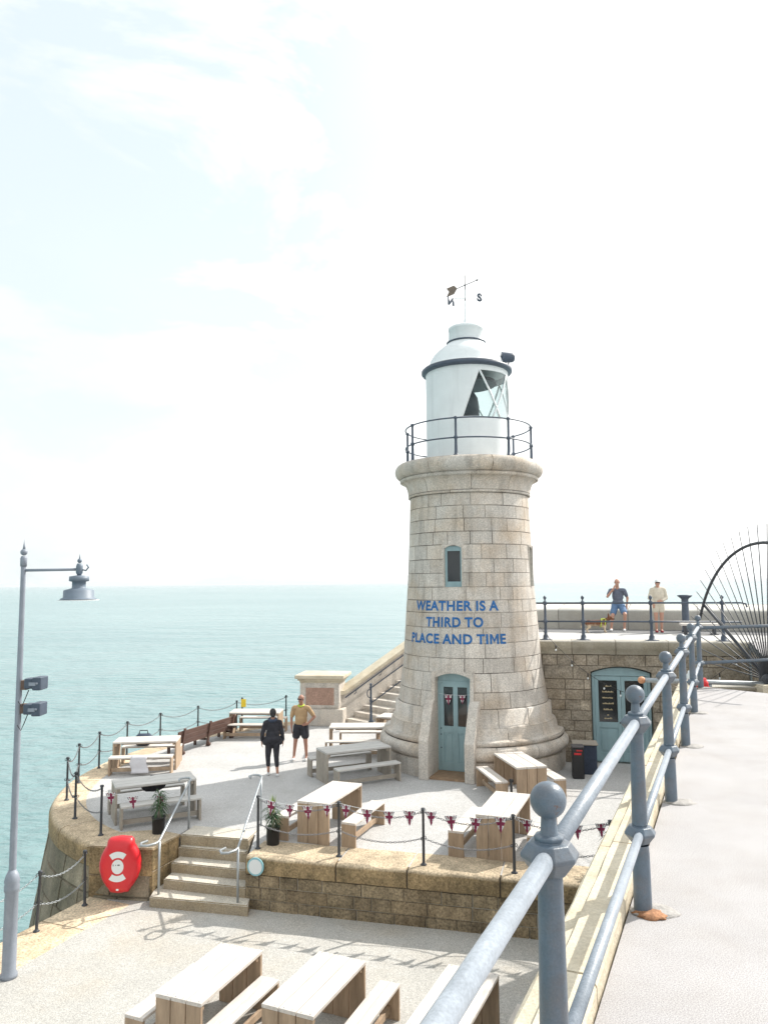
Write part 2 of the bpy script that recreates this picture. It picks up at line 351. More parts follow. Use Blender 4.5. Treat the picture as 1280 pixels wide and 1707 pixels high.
def smooth_path(pts, n=6):
    out = []
    P = [V(p) for p in pts]
    for i in range(len(P)-1):
        a = P[max(i-1, 0)]; b = P[i]; c = P[i+1]; d = P[min(i+2, len(P)-1)]
        for k in range(n):
            t = k/n; out.append(tuple(.5*((2*b)+(-a+c)*t+(2*a-5*b+4*c-d)*t*t+(-a+3*b-3*c+d)*t**3)))
    out.append(tuple(P[-1])); return out

ZB, ZA, ZU, ZS = -3.05, -3.95, .16, -8.0
RD = V((.41, .912, 0)).normalized(); RN = V((-RD.y, RD.x, 0)); RP = V((1.36, 4.23, 0))   # near railing line
def rp(s, o=0, z=0): return RP + RD*s + RN*o + V((0, 0, z))
# ------------------------------------------------------------------ setting: sea, grounds
bm = B(); bmesh.ops.create_grid(bm, x_segments=8, y_segments=8, size=13000); sea = obj('sea', bm, None); sea.location = (0, 0, ZS); tag(sea, kind='structure')
ms = bpy.data.materials.new('sea_water'); ms.use_nodes = True; t = ms.node_tree; N = t.nodes; L = t.links; p = N['Principled BSDF']
tc = N.new('ShaderNodeTexCoord'); mp = N.new('ShaderNodeMapping'); mp.inputs['Scale'].default_value = (.6, 1, 1); mp.inputs['Rotation'].default_value = (0, 0, R(15)); L.new(tc.outputs['Object'], mp.inputs[0])
na = N.new('ShaderNodeTexNoise'); na.inputs['Scale'].default_value = .9; na.inputs['Detail'].default_value = 6; L.new(mp.outputs[0], na.inputs['Vector'])
nb = N.new('ShaderNodeTexNoise'); nb.inputs['Scale'].default_value = .012; nb.inputs['Detail'].default_value = 5; L.new(mp.outputs[0], nb.inputs['Vector'])
rp_ = N.new('ShaderNodeValToRGB'); L.new(nb.outputs['Fac'], rp_.inputs['Fac'])
rp_.color_ramp.elements[0].position = .35; rp_.color_ramp.elements[0].color = (.155, .262, .272, 1)
rp_.color_ramp.elements[1].position = .68; rp_.color_ramp.elements[1].color = (.212, .318, .325, 1)
L.new(rp_.outputs[0], p.inputs['Base Color']); p.inputs['Roughness'].default_value = .22; p.inputs['IOR'].default_value = 1.33
nm = N.new('ShaderNodeTexNoise'); nm.inputs['Scale'].default_value = .11; nm.inputs['Detail'].default_value = 3; L.new(mp.outputs[0], nm.inputs['Vector'])
hm = N.new('ShaderNodeMath'); hm.operation = 'MULTIPLY_ADD'; hm.inputs[1].default_value = 3.0; L.new(nm.outputs['Fac'], hm.inputs[0]); L.new(na.outputs['Fac'], hm.inputs[2])
bp = N.new('ShaderNodeBump'); bp.inputs['Strength'].default_value = 1.0; bp.inputs['Distance'].default_value = .5; L.new(hm.outputs[0], bp.inputs['Height']); L.new(bp.outputs[0], p.inputs['Normal'])
sea.data.materials.clear(); sea.data.materials.append(ms)

# lower terrace (A)
A_out = [(-5.05, 4.0), (-6.9, 11.2), (-6.11, 13.17), (-5.52, 14.55)]
bm = B(); prism(bm, [(-6.4, 2.5), (-6.55, 11.0), (-5.6, 13.0), (-5.0, 14.75), (3.4, 14.0), (1.0, 8.3), (-1.7, 2.5)], ZA-1, ZA-.0); tag(obj('lower_terrace', bm, M['groundA']), kind='structure')
# lighthouse terrace (B)
EDGE = smooth_path([(-2.7, 27.6), (-3.9, 27.0), (-5.2, 26.0), (-6.2, 24.9), (-7.0, 23.5), (-7.55, 22.0), (-7.78, 20.6), (-7.78, 19.1), (-7.42, 17.4), (-6.72, 16.0), (-5.85, 15.0), (-5.25, 14.62), (-4.3, 14.45)], 4)
inner = [(x*.93-.05, y) for x, y in EDGE]
def inset(p_, d_=.2):
    c_ = V((-2.6, 20.8)); q_ = V(p_)-c_; return tuple(c_+q_*(1-d_/q_.length))
bm = B(); poly = [inset(e) for e in EDGE[::1]] + [(-4.12, 14.9), (-3.92, 15.5), (-2.52, 15.15), (-2.46, 14.2), (3.5, 12.6), (5.35, 12.9), (7.0, 13.4), (9.6, 19.9), (4.1, 21.2), (5, 26.8), (2.0, 29.0), (-1.3, 27.4)]
prism(bm, poly, ZB-1.2, ZB); bmesh.ops.triangulate(bm, faces=[f for f in bm.faces if len(f.verts) > 4]); tag(obj('lighthouse_terrace', bm, M['ground']), kind='structure')
# near promenade: solid block right of the railing kerb, plus link and upper deck
k0 = rp(-8, .09); k1 = rp(9.45, .09)
bm = B(); prism(bm, [(k0.x, k0.y), (6, -4), (14, -4), (14, 11.5), (6.3, 11.6), (5.6, 12.45), (k1.x+.05, k1.y)], -4.2, 0); tag(obj('promenade', bm, M['deck']), kind='structure')
bm = B()
vs = [bm.verts.new(q) for q in [(7.0, 13.55, -.02), (16, 11.6, .0), (16, 18.3, ZU), (9.42, 19.86, ZU)]]; bm.faces.new(vs)
tag(obj('promenade_ramp', bm, M['deck']), kind='structure')
bm = B(); prism(bm, [(4.1, 21.6), (9.42, 20.4), (9.4, 19.95), (20, 17.2), (20, 20.6), (5.2, 26.6), (5.0, 31.4), (3.3, 31.2), (4.3, 26.0)], ZB-.2, ZU); tag(obj('upper_promenade', bm, M['ground']), kind='structure')
bm = B(); prism(bm, [(20, 18.6), (20, 20.6), (5.2, 26.6), (4.6, 26.3), (4.6, 24.6), (9.5, 22.9)], ZU, ZU+.004); tag(obj('dark_ground_strip', bm, M['band']), kind='structure')  # darker grey strip of ground along the foot of the parapet

# ------------------------------------------------------------------ quay walls
q = thing('quay_wall', 'tall curved stone harbour wall rising from the sea below the lighthouse terrace', 'wall', (-7.8, 20, ZS))
q.location = (0, 0, 0)
Pq, Lq = path_P(EDGE[::-1], batter=.17, z_ref=ZB-.4)
masonry('wall', Pq, [dict(v=(ZS-1+.51*i, ZS-1+.51*(i+1)), spans=[(0, Lq)], len=(.6, 1.2)) for i in range(11)], M['quay'], q, joint=.025, depth=.03, rough=.012, seed=3, du=.3)
def cop_prof(u, v, d):
    # v 0..3 : inner top -> outer top edge -> rounded -> vertical face
    pts = [(-.75, .006), (-.09, .006), (-.02, -.03), (.03, -.12), (.03, -.41)]
    i = min(int(v), 3); t = v-i; o = pts[i][0]*(1-t)+pts[i+1][0]*t; z = pts[i][1]*(1-t)+pts[i+1][1]*t
    n = [(0, 1), (.4, .9), (.9, .4), (1, 0)][i]
    return o+n[0]*d, z+n[1]*d
def cop(P):
    def f(u, v, d):
        o, z = cop_prof(u, v, d); return P(u, ZB-.4, 0) + (P(u, ZB-.4, 1)-P(u, ZB-.4, 0))*o + V((0, 0, ZB-(ZB-.4)+z))
    return f
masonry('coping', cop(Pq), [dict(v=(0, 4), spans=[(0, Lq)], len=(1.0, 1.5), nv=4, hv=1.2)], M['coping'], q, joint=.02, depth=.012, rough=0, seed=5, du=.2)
# lower terrace edge
q2 = thing('quay_wall', 'straight stone quay edge of the lower terrace with ochre coping, at the left', 'wall', (0, 0, 0))
A_E = [(-6.9, 2.5), (-6.9, 9.5), (-6.72, 11.6), (-6.12, 13.15), (-5.50, 14.62)]
Pa, La = path_P(A_E, batter=.05, z_ref=ZA-.4)
masonry('wall', Pa, [dict(v=(ZS-1+.45*i, ZS-1+.45*(i+1)), spans=[(0, La)], len=(.6, 1.2)) for i in range(10)], M['quay'], q2, joint=.025, depth=.03, rough=.012, seed=9, du=.3)
def copA(u, v, d):
    pts = [(-1.0, .008), (-.06, .008), (-.01, -.03), (.0, -.12), (.0, -.45)]
    i = min(int(v), 3); t = v-i; o = pts[i][0]*(1-t)+pts[i+1][0]*t; z = pts[i][1]*(1-t)+pts[i+1][1]*t
    n = [(0, 1), (.4, .9), (.9, .4), (1, 0)][i]
    return Pa(u, ZA-.4, 0) + (Pa(u, ZA-.4, 1)-Pa(u, ZA-.4, 0))*(o+n[0]*d) + V((0, 0, .4+z+n[1]*d))
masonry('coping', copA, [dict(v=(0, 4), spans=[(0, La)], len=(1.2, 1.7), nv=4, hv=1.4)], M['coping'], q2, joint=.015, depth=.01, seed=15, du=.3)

# retaining wall between the terraces, right of the steps
q3 = thing('retaining_wall', 'low brown stone wall with thick ochre coping under the bunting, right of the steps', 'wall')
W = [(3.5, 12.50), (-2.52, 14.02), (-2.62, 14.75)]
W0, W1 = (-2.50, 14.02), (3.55, 12.48)
Pw, Lw = flat_P(W0, W1, (-.25, -.97))
masonry('wall', Pw, wall_rows(ZA-.05, ZB-.30, .20, [(0, Lw)], (.3, .75)), M['rubble'], q3, joint=.016, depth=.02, rough=.01, seed=21)
def copW(u, v, d):
    pts = [(-.85, .008), (-.05, .008), (.0, -.02), (.025, -.06), (.03, -.30)]
    i = min(int(v), 3); t = v-i; o = pts[i][0]*(1-t)+pts[i+1][0]*t; z = pts[i][1]*(1-t)+pts[i+1][1]*t
    n = [(0, 1), (.4, .9), (.9, .4), (1, 0)][i]
    q_ = noise.noise(V((u*2.2, v*1.1, 3)))*.016+noise.noise(V((u*7, v*3, 9)))*.008; return Pw(u, ZB+z+n[1]*(d+q_*.6), o+n[0]*(d+q_))
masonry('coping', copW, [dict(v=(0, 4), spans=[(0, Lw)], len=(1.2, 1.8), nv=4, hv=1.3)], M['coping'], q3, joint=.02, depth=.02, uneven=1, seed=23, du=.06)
# cheek wall of the steps, right and left
Pc, Lc = flat_P((-2.58, 14.85), (-2.50, 14.02), (-1, -.1))
masonry('side_wall', Pc, wall_rows(ZA, ZB-.02, .22, [(0, Lc)], (.3, .6)), M['rubble'], q3, seed=25)
q4 = thing('retaining_wall', 'short stone wall left of the steps behind the red lifebuoy case', 'wall')
L0, L1 = (-5.50, 14.60), (-4.27, 14.42)
Pl, Ll = flat_P(L0, L1, (-.15, -.98))
masonry('wall', Pl, [dict(v=(ZA-.05, ZA+.40), spans=[(0, Ll)], len=(.5, .9)), dict(v=(ZA+.40, ZB-.0), spans=[(0, Ll)], len=(.7, 1.3))], M['coping'], q4, joint=.018, depth=.02, rough=.008, seed=27)
Pl2, Ll2 = flat_P((-4.27, 14.42), (-3.98, 15.16), (1, -.3))
masonry('side_wall', Pl2, [dict(v=(ZA-.05, ZA+.5), spans=[(0, Ll2)], len=(.4, .6)), dict(v=(ZA+.5, ZB), spans=[(0, Ll2)], len=(.4, .8))], M['coping'], q4, joint=.014, depth=.014, seed=29)
def poly_slab(name, poly, z0, z1, mt, parent=None, bev=.02):
    bm = B(); prism(bm, poly, z0, z1, bev=bev); return obj(name, bm, mt, parent)
poly_slab('coping', [(-5.53, 14.57), (-4.25, 14.39), (-3.95, 15.2), (-4.5, 15.5), (-5.3, 15.35)], ZB-.03, ZB+.012, M['coping'], q4, .015)

# steps between the terraces
st = thing('stone_steps', 'flight of five worn stone steps with steel handrails between the two terraces', 'steps')
LF = [(-4.22, 14.12), (-4.07, 14.46), (-4.02, 14.77), (-3.97, 15.08)]; RF = [(-2.40, 13.70), (-2.50, 14.02), (-2.56, 14.36), (-2.62, 14.72)]
for i in range(4):
    l, r_ = LF[i], RF[i]
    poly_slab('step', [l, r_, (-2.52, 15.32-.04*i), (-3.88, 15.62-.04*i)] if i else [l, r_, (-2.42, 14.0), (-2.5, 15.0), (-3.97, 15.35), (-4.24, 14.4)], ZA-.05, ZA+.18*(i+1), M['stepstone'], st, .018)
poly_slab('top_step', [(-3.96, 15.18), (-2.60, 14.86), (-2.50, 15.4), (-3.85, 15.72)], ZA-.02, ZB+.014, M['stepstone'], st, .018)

# ------------------------------------------------------------------ far wall of the passage with the double door
fw_ = thing('promenade_wall', 'tan stone wall with an arched double door beside the lighthouse, carrying the upper promenade', 'wall')
F0, F1 = (4.0, 21.1), (9.35, 19.86)
Pf, Lf = flat_P(F0, F1, (-.226, -.974)); fd = (V(F1)-V(F0)).normalized()
def fu(X): return (X-F0[0])/fd.x
D0, D1 = fu(5.50), fu(7.02)
rows = []
hh = (-.86-ZB)/8
for i in range(8): rows.append(dict(v=(ZB+i*hh, ZB+(i+1)*hh), spans=[(0, D0-.0), (D1, Lf)], len=(.3, .7)))
rows.append(dict(v=(-.86, -.50), spans=[(0, D0-.0), (D1, Lf)], len=(.4, .8)))
rows.append(dict(v=(-.50, -.20), spans=[(0, Lf)], len=(.3, .55)))
masonry('wall', Pf, rows, M['wall2'], fw_, joint=.018, depth=.02, rough=.012, seed=31)
def copF(u, v, d):
    pts = [(-.6, ZU+.012), (.06, ZU+.012), (.10, ZU-.03), (.10, -.04), (.06, -.09), (.03, -.20)]
    i = min(int(v), 4); t = v-i; o = pts[i][0]*(1-t)+pts[i+1][0]*t; z = pts[i][1]*(1-t)+pts[i+1][1]*t
    n = [(0, 1), (.6, .8), (1, 0), (.8, -.5), (.9, -.1)][i]
    return Pf(u, z+n[1]*d, o+n[0]*d)
masonry('coping', copF, [dict(v=(0, 5), spans=[(0, Lf)], len=(1.0, 1.5), nv=5, hv=1.1)], M['upcop'], fw_, joint=.016, depth=.012, seed=33)
# arch filler above the door: soffit following the segmental arch
bm = B(); arc = []; cu = (D0+D1)/2; hw = (D1-D0)/2
for k in range(13):
    x = -hw+2*hw*k/12; arc.append((x, -.66+.15*(1-(x/hw)**2)))
poly = [(x, z) for x, z in arc] + [(hw, -.498), (-hw, -.498)]
extr(bm, poly, Pf(cu, 0, -.005), (fd.x, fd.y, 0), (0, 0, 1), (.226, .974, 0), .35)
obj('arch_stones', bm, M['wall2'], fw_)
for s_, uu in ((1, D0), (-1, D1)):
    bm = B(); o_ = Pf(uu, 0, 0); extr(bm, [(0, ZB), (0, -.5), (-.02*s_, -.5), (-.02*s_, ZB)], o_, (fd.x, fd.y, 0), (0, 0, 1), (.226, .974, 0), .5)
    obj('jamb', bm, M['wall2'], fw_)
# return wall on the right of the passage and parapet under the pipe
q5 = thing('passage_wall', 'stone side wall closing the right end of the passage below the fan spikes', 'wall')
Pr, Lr = flat_P((6.95, 13.5), (9.4, 19.84), (-.93, .36)); masonry('wall', lambda u, v, d: Pr(u, v, d), wall_rows(ZB, -.04, .3, [(0, Lr)], (.4, .8)), M['wall2'], q5, seed=35, du=.4)
q6 = thing('parapet', 'low dark stone parapet under the grey pipe, at the far end of the near promenade', 'wall')
Pp, Lp = flat_P((5.55, 13.62), (7.3, 13.42), (0, -1)); masonry('wall', Pp, wall_rows(ZB, -.16, .29, [(0, Lp)], (.4, .8)), M['rubble'], q6, seed=37)
poly_slab('coping', [(5.5, 13.58), (7.3, 13.38), (7.3, 13.78), (5.5, 13.98)], -.16, -.11, M['upcop'], q6, .01)
poly_slab('stone_block', [(6.45, 13.25), (6.98, 13.2), (6.98, 13.6), (6.45, 13.62)], -.5, -.06, M['kerb'], q6, .03)

# double door
dd_ = thing('double_door', 'teal arched double door with dark glass panes in the tan promenade wall', 'door', Pf(cu, ZB, -.16), math.atan2(fd.y, fd.x))
def local_door(parent, W_, H, arch, panes, text=False, frame=.07):
    bm = B(); n = 12; zt = [(x_, H-arch+arch*(1-(2*x_/W_)**2)) for x_ in [W_*(k/n-.5) for k in range(n+1)]]
    # frame: outer arch outline minus inner rectangle
    inner_top = H-arch-frame
    bm2 = B()
    poly = [(-W_/2, inner_top)] + [(x, z) for x, z in zt] + [(W_/2, inner_top)]
    extr(bm2, poly, (0, -.02, 0), (1, 0, 0), (0, 0, 1), (0, 1, 0), .08)
    box(bm2, (-W_/2+frame/2, .02, inner_top/2), (frame, .08, inner_top)); box(bm2, (W_/2-frame/2, .02, inner_top/2), (frame, .08, inner_top))
    obj('door_frame', bm2, M['teal'], parent)
    return inner_top
it = local_door(dd_, 1.50, 2.50, .15, 2)
LW = (1.50-.14)/2
for s_ in (-1, 1):
    x0 = s_*LW/2
    bm = B(); hgt = it-.04
    st_w = .095
    for dx in (-1, 1): box(bm, (x0+dx*(LW/2-st_w/2-.003), .03, hgt/2+.03), (st_w, .05, hgt), bev=.004)
    for zc, zh in ((.03+.11, .22), (.98, .14), (it-.07, .12)): box(bm, (x0, .031, zc), (LW-2*st_w-.004, .046, zh))
    box(bm, (x0, .045, .58), (LW-2*st_w, .02, .68)); box(bm, (x0, .034, .58), (LW-2*st_w-.09, .024, .56), bev=.01)
    leaf = obj('door_leaf', bm, M['teal'], dd_)
    bm = B(); box(bm, (x0, .045, 1.59), (LW-2*st_w, .012, 1.10)); pn = obj('glass_pane', bm, M['pane'], leaf)
    bm = B(); ball(bm, (x0-s_*(LW/2-.05), -.03, 1.05), .022); obj('door_knob', bm, M['iron'], leaf)
def text_mesh(body, size, name='lettering', offset=0.0, sp=1.0, align='CENTER'):
    cu_ = bpy.data.curves.new(name, 'FONT'); cu_.body = body; cu_.size = size; cu_.align_x = align; cu_.offset = offset; cu_.space_character = sp; cu_.space_word = .8
    cu_.fill_mode = 'FRONT' if hasattr(cu_, 'fill_mode') else None
    to = bpy.data.objects.new(name, cu_); col.objects.link(to)
    dg = bpy.context.evaluated_depsgraph_get(); dg.update(); me = bpy.data.meshes.new_from_object(to.evaluated_get(dg))
    bm = B(); bm.from_mesh(me); bmesh.ops.triangulate(bm, faces=bm.faces[:]); bpy.data.objects.remove(to); bpy.data.meshes.remove(me); return bm
# menu lines on the left leaf's glass (too small to read in the photo: kept as short strokes of gilt script)
M['gilt'] = mat('gilt_lettering', (.62, .5, .3), .5)
rnd = random.Random(4)
bm = B()
for k, (zz, ww) in enumerate([(1.98, .2), (1.83, .26), (1.67, .26), (1.52, .26), (1.36, .22), (1.22, .05), (1.13, .2)]):
    x = -LW/2-ww/2
    while x < -LW/2+ww/2:
        wd = rnd.uniform(.012, .022); hh_ = rnd.uniform(.022, .045); box(bm, (x, .034, zz+hh_/2), (wd, .003, hh_)); x += wd+.01
obj('pane_lettering', bm, M['gilt'], dd_)

# ------------------------------------------------------------------ upper parapet
up = thing('promenade_parapet', 'thick pale concrete sea parapet behind the couple on the upper promenade', 'wall')
U0, U1 = (5.0, 26.55), (20.0, 20.55)
Pu, Lu = flat_P(U0, U1, (-.37, -.93))
def pu(u, v, d):
    pts = [(0, ZU-.05), (0, ZU+.60), (-.06, ZU+.66), (-1.6, ZU+.80), (-1.62, -1)]
    i = min(int(v), 3); t = v-i; o = pts[i][0]*(1-t)+pts[i+1][0]*t; z = pts[i][1]*(1-t)+pts[i+1][1]*t
    n = [(1, 0), (.7, .7), (0, 1), (-1, 0)][i]
    return Pu(u, z+n[1]*d, o+n[0]*d)
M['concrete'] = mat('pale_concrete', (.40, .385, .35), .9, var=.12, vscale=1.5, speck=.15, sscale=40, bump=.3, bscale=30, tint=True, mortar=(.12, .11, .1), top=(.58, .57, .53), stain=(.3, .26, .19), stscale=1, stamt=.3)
masonry('wall', pu, [dict(v=(0, 4), spans=[(0, Lu)], len=(1.9, 2.3), nv=4, hv=2)], M['concrete'], up, joint=.015, depth=.012, seed=41, du=.5)

# ------------------------------------------------------------------ outdoor stair behind the tower, pier and parapet
sv = V((.73, .68)).normalized(); wv = V((.68, -.73)).normalized(); S0 = V((-1.38, 26.75))
stair = thing('stone_staircase', 'stone staircase climbing behind the lighthouse to the upper promenade', 'stairs')
run = .40; rise = (ZU-ZB)/18
for i in range(18):
    a = S0+sv*run*i; b = a+wv*1.25; e = S0+sv*run*19; bb = e+wv*1.25
    c_ = a+sv*(run*1.6) if i < 17 else e
    d_ = c_+wv*1.25
    poly_slab('step', [tuple(a), tuple(b), tuple(d_), tuple(c_)], ZB-.02 if i < 2 else ZB+rise*(i-1.2), ZB+rise*(i+1), M['granite_p'], stair, .012)
# stair side (retaining) wall under the right edge
bm = B(); o_ = S0+wv*1.25
extr(bm, [(0.02, ZB), (run*18, ZB), (run*18, ZB+rise*17.4), (0.02, ZB+.02)], (o_.x, o_.y, 0), (sv.x, sv.y, 0), (0, 0, 1), (wv.x, wv.y, 0), -.3); obj('side_wall', bm, M['granite_p'], stair)
pw = thing('stair_parapet', 'sloping stone parapet with cream coping on the sea side of the staircase', 'wall')
bm = B(); o_ = S0-wv*.02
nb_ = 5
for k in range(nb_):
    a, b = -.25+(run*18+.25)*k/nb_+.006, -.25+(run*18+.25)*(k+1)/nb_-.006
    z = lambda s: ZB+1.0+rise/run*max(s, 0)
    extr(bm, [(a, ZB), (b, ZB), (b, z(b)), (a, z(a))], (o_.x, o_.y, 0), (sv.x, sv.y, 0), (0, 0, 1), (-wv.x, -wv.y, 0), .38)
obj('wall', bm, M['granite_p'], pw)
bm = B(); o_ = S0+wv*.03
extr(bm, [(-.27, z(0)+.0), (0, z(0)), (run*18, z(run*18)), (run*18, z(run*18)+.13), (0, z(0)+.13), (-.27, z(0)+.13)], (o_.x, o_.y, 0), (sv.x, sv.y, 0), (0, 0, 1), (-wv.x, -wv.y, 0), .48); obj('coping', bm, M['kerb'], pw)
hr_ = thing('stair_handrail', 'dark wall handrail bracketed to the sloping parapet above the staircase', 'handrail')
bm = B(); pt = lambda s, o, dz: V((*(S0+sv*s+wv*o), ZB+rise/run*s+dz))
tube(bm, [pt(-.1, .12, .95), pt(7, .12, .95)], .022); obj('rail', bm, M['rail2'], hr_)
for s_ in (.4, 1.6, 2.9, 4.2):
    bm = B(); tube(bm, [pt(s_, .12, .95), pt(s_, .1, .84), pt(s_, .0, .78)], .014, 6); obj('bracket', bm, M['rail2'], hr_)
nr_ = thing('stair_railing', 'dark iron railing with ball-topped newel and curled end at the foot of the staircase', 'railing')
bm = B(); b0 = pt(.15, 1.15, 0); b0.z = ZB+rise
lathe(bm, [(.09, 0), (.09, .03), (.05, .08), (.04, .3), (.035, .66), (.055, .7), (.035, .74), (.033, 1.1), (.05, 1.14), (.025, 1.18), (.045, 1.23), (.03, 1.28), (0, 1.29)], 12, b0); obj('newel_post', bm, M['rail2'], nr_)
for h_ in (.62, 1.12):
    bm = B(); tube(bm, [b0+V((0, 0, h_)), V((*(S0+sv*7+wv*1.15), ZB+rise/run*7+h_))], .02); obj('rail', bm, M['rail2'], nr_)
bm = B(); cpts = [b0+V((-sv.x, -sv.y, 0))*(.04+.13*math.sin(a_))+V((0, 0, .95+.14*math.cos(a_))) for a_ in [PI*k/8 for k in range(9)]]
tube(bm, cpts, .016, 6); obj('curled_end', bm, M['rail2'], nr_)
for k in (3.0, 5.8):
    bm = B(); c_ = V((*(S0+sv*k+wv*1.15), ZB+rise/run*k)); tube(bm, [c_, c_+V((0, 0, 1.12))], .022, 8); obj('post', bm, M['rail2'], nr_)
# pier with inscription panel (two bodies at the foot of the parapet)
pr_ = thing('stone_pier', 'square stone pier with moulded cap and reddish panel beside the staircase', 'pier', (-2.15, 26.95, ZB), R(-8))
bm = B(); box(bm, (0, 0, .28), (1.62, 1.3, .56), bev=.02); obj('plinth', bm, M['granite_p'], pr_)
bm = B(); box(bm, (-.02, 0, 1.0), (1.36, 1.1, .88), bev=.015); sh_ = obj('shaft', bm, M['granite_p'], pr_)
bm = B(); box(bm, (.0, -.555, .98), (1.14, .02, .70)); box(bm, (-.685+.0, 0, .98), (.0, .0, .0)); obj('panel_surround', bm, M['granite_p'], sh_)
bm = B(); box(bm, (.0, -.562, .98), (.98, .02, .58)); obj('panel', bm, M['stonered'], sh_)
bm = B()
for zc, w_, d_, h_ in ((1.47, 1.42, 1.16, .07), (1.54, 1.54, 1.28, .07), (1.635, 1.70, 1.44, .12)): box(bm, (0, 0, zc), (w_, d_, h_), bev=.015)
vs = [bm.verts.new(q) for q in [(-.83, -.7, 1.696), (.83, -.7, 1.696), (.83, .7, 1.696), (-.83, .7, 1.696)]]; ap = bm.verts.new((0, 0, 1.78))
for i in range(4): bm.faces.new((vs[i], vs[(i+1) % 4], ap))
obj('cap', bm, M['kerb'], pr_)

# ================================================================== LIGHTHOUSE
AX, AY = 2.39, 21.32
DA = R(-21.5)                       # azimuth of the door, from -Y
TP = thing('lighthouse', 'round granite lighthouse with white lantern, weather vane and blue painted lettering', 'lighthouse', (AX, AY, ZB))
def tower_P(prof):
    def f(u, v, d):
        i = min(int(v), len(prof)-2); i = max(i, 0); t = v-i
        r = prof[i][0]*(1-t)+prof[i+1][0]*t; z_ = prof[i][1]*(1-t)+prof[i+1][1]*t
        dr, dz = prof[i+1][0]-prof[i][0], prof[i+1][1]-prof[i][1]; l = math.hypot(dr, dz) or 1
        nr_, nz = dz/l, -dr/l
        r += nr_*d; z_ += nz*d
        return V((r*math.sin(u), -r*math.cos(u), z_-ZB))
    return f
def Rz(z_):   # shaft radius
    K = [(-1.40, 2.03), (-1.0, 1.97), (-.53, 1.90), (.2, 1.845), (.78, 1.81), (1.63, 1.745), (3.0, 1.685), (4.10, 1.645)]
    for (a, ra), (b, rb) in zip(K, K[1:]):
        if z_ <= b: return ra+(rb-ra)*(z_-a)/(b-a)
    return K[-1][1]
gap = R(15); S_full = [(DA-PI+0, DA+PI)]
lo_sp = [(DA+gap, DA+2*PI-gap)]
# plinth and mouldings (interrupted by the door)
prof = [(2.45, ZB-.05), (2.45, -2.62), (2.40, -2.60), (2.38, -2.598)]
prof += [(2.38+.17*math.sin(a), -2.42-.18*math.cos(a)) for a in [PI*k/7 for k in range(8)]]
n_t = len(prof)-1
prof += [(2.40, -2.235), (2.44, -2.19), (2.42, -2.13), (2.27, -2.10), (2.24, -1.95), (2.20, -1.83), (2.13, -1.80), (2.11, -1.42), (2.03, -1.40)]
P1 = tower_P(prof)
rows = [dict(v=(0, 1), spans=lo_sp, len=(.8, 1.3), k=2.45, hv=.45), dict(v=(1, 3), spans=lo_sp, len=(5, 6), k=2.4, hv=.1, nv=2, joint=.004),
        dict(v=(3, n_t), spans=lo_sp, len=(.9, 1.3), k=2.5, hv=.55, nv=n_t-3),
        dict(v=(n_t, n_t+3), spans=lo_sp, len=(.9, 1.3), k=2.4, hv=.15, nv=3), dict(v=(n_t+3, n_t+6), spans=lo_sp, len=(.8, 1.3), k=2.24, hv=.3, nv=3),
        dict(v=(n_t+6, n_t+9), spans=lo_sp, len=(.7, 1.2), k=2.1, hv=.5, nv=3)]
masonry('base_mouldings', P1, rows, M['granite'], TP, joint=.012, depth=.012, seed=51, du=.14)
# shaft
zc = [-1.40+(4.10+1.40)*i/15 for i in range(16)]
# align the courses round door head (-.55) and window (1.62..2.72)
zc = [-1.40, -1.0, -.53, -.16, .22, .60, .98, 1.30, 1.64, 2.00, 2.36, 2.74, 3.08, 3.42, 3.76, 4.10]
prof = [(Rz(z_), z_) for z_ in zc]
P2 = tower_P(prof); rows = []
wg = R(8.6)
for i in range(15):
    z0, z1 = zc[i], zc[i+1]; r_ = Rz((z0+z1)/2)
    if z1 <= -.5: sp = lo_sp
    elif z0 >= 1.6 and z1 <= 2.75: sp = [(DA+wg, DA+R(90)-wg), (DA+R(90)+wg, DA+2*PI-wg)]
    else: sp = [(DA-PI+.1, DA+PI+.1)]
    rows.append(dict(v=(i, i+1), spans=sp, len=(.38, 1.0), k=r_, hv=z1-z0))
masonry('shaft', P2, rows, M['granite'], TP, joint=.013, depth=.014, seed=57, du=.13)
# neck, cove and roll of the gallery cornice
prof = [(1.645, 4.10), (1.70, 4.11), (1.70, 4.17)]
prof += [(1.70+.18*(1-math.cos(a)), 4.17+.36*math.sin(a)) for a in [PI/2*k/6 for k in range(1, 7)]]
nc = len(prof)-1
prof += [(1.93, 4.55), (1.93, 4.62), (1.90, 4.64)]
nf = len(prof)-1
prof += [(1.90+.17*math.sin(a), 4.845-.205*math.cos(a)) for a in [PI*k/10 for k in range(1, 11)]]
nr2 = len(prof)-1
prof += [(1.2, 5.055), (.2, 5.06)]
P3 = tower_P(prof); SF = [(-PI, PI)]
masonry('cornice', P3, [dict(v=(0, 2), spans=SF, len=(1.1, 1.4), k=1.7, hv=.1, nv=2), dict(v=(2, nc), spans=SF, len=(1.1, 1.5), k=1.8, hv=.45, nv=nc-2),
    dict(v=(nc, nf), spans=SF, len=(1.1, 1.5), k=1.9, hv=.12, nv=nf-nc), dict(v=(nf, nr2), spans=SF, len=(1.4, 1.9), k=2.05, hv=.75, nv=nr2-nf)], M['granite'], TP, joint=.014, depth=.012, seed=61, du=.13)
bm = B(); lathe(bm, [(1.93, 5.045-ZB), (1.2, 5.06-ZB), (.2, 5.07-ZB)], 64, cap=False); obj('gallery_floor', bm, M['granite_p'], TP)
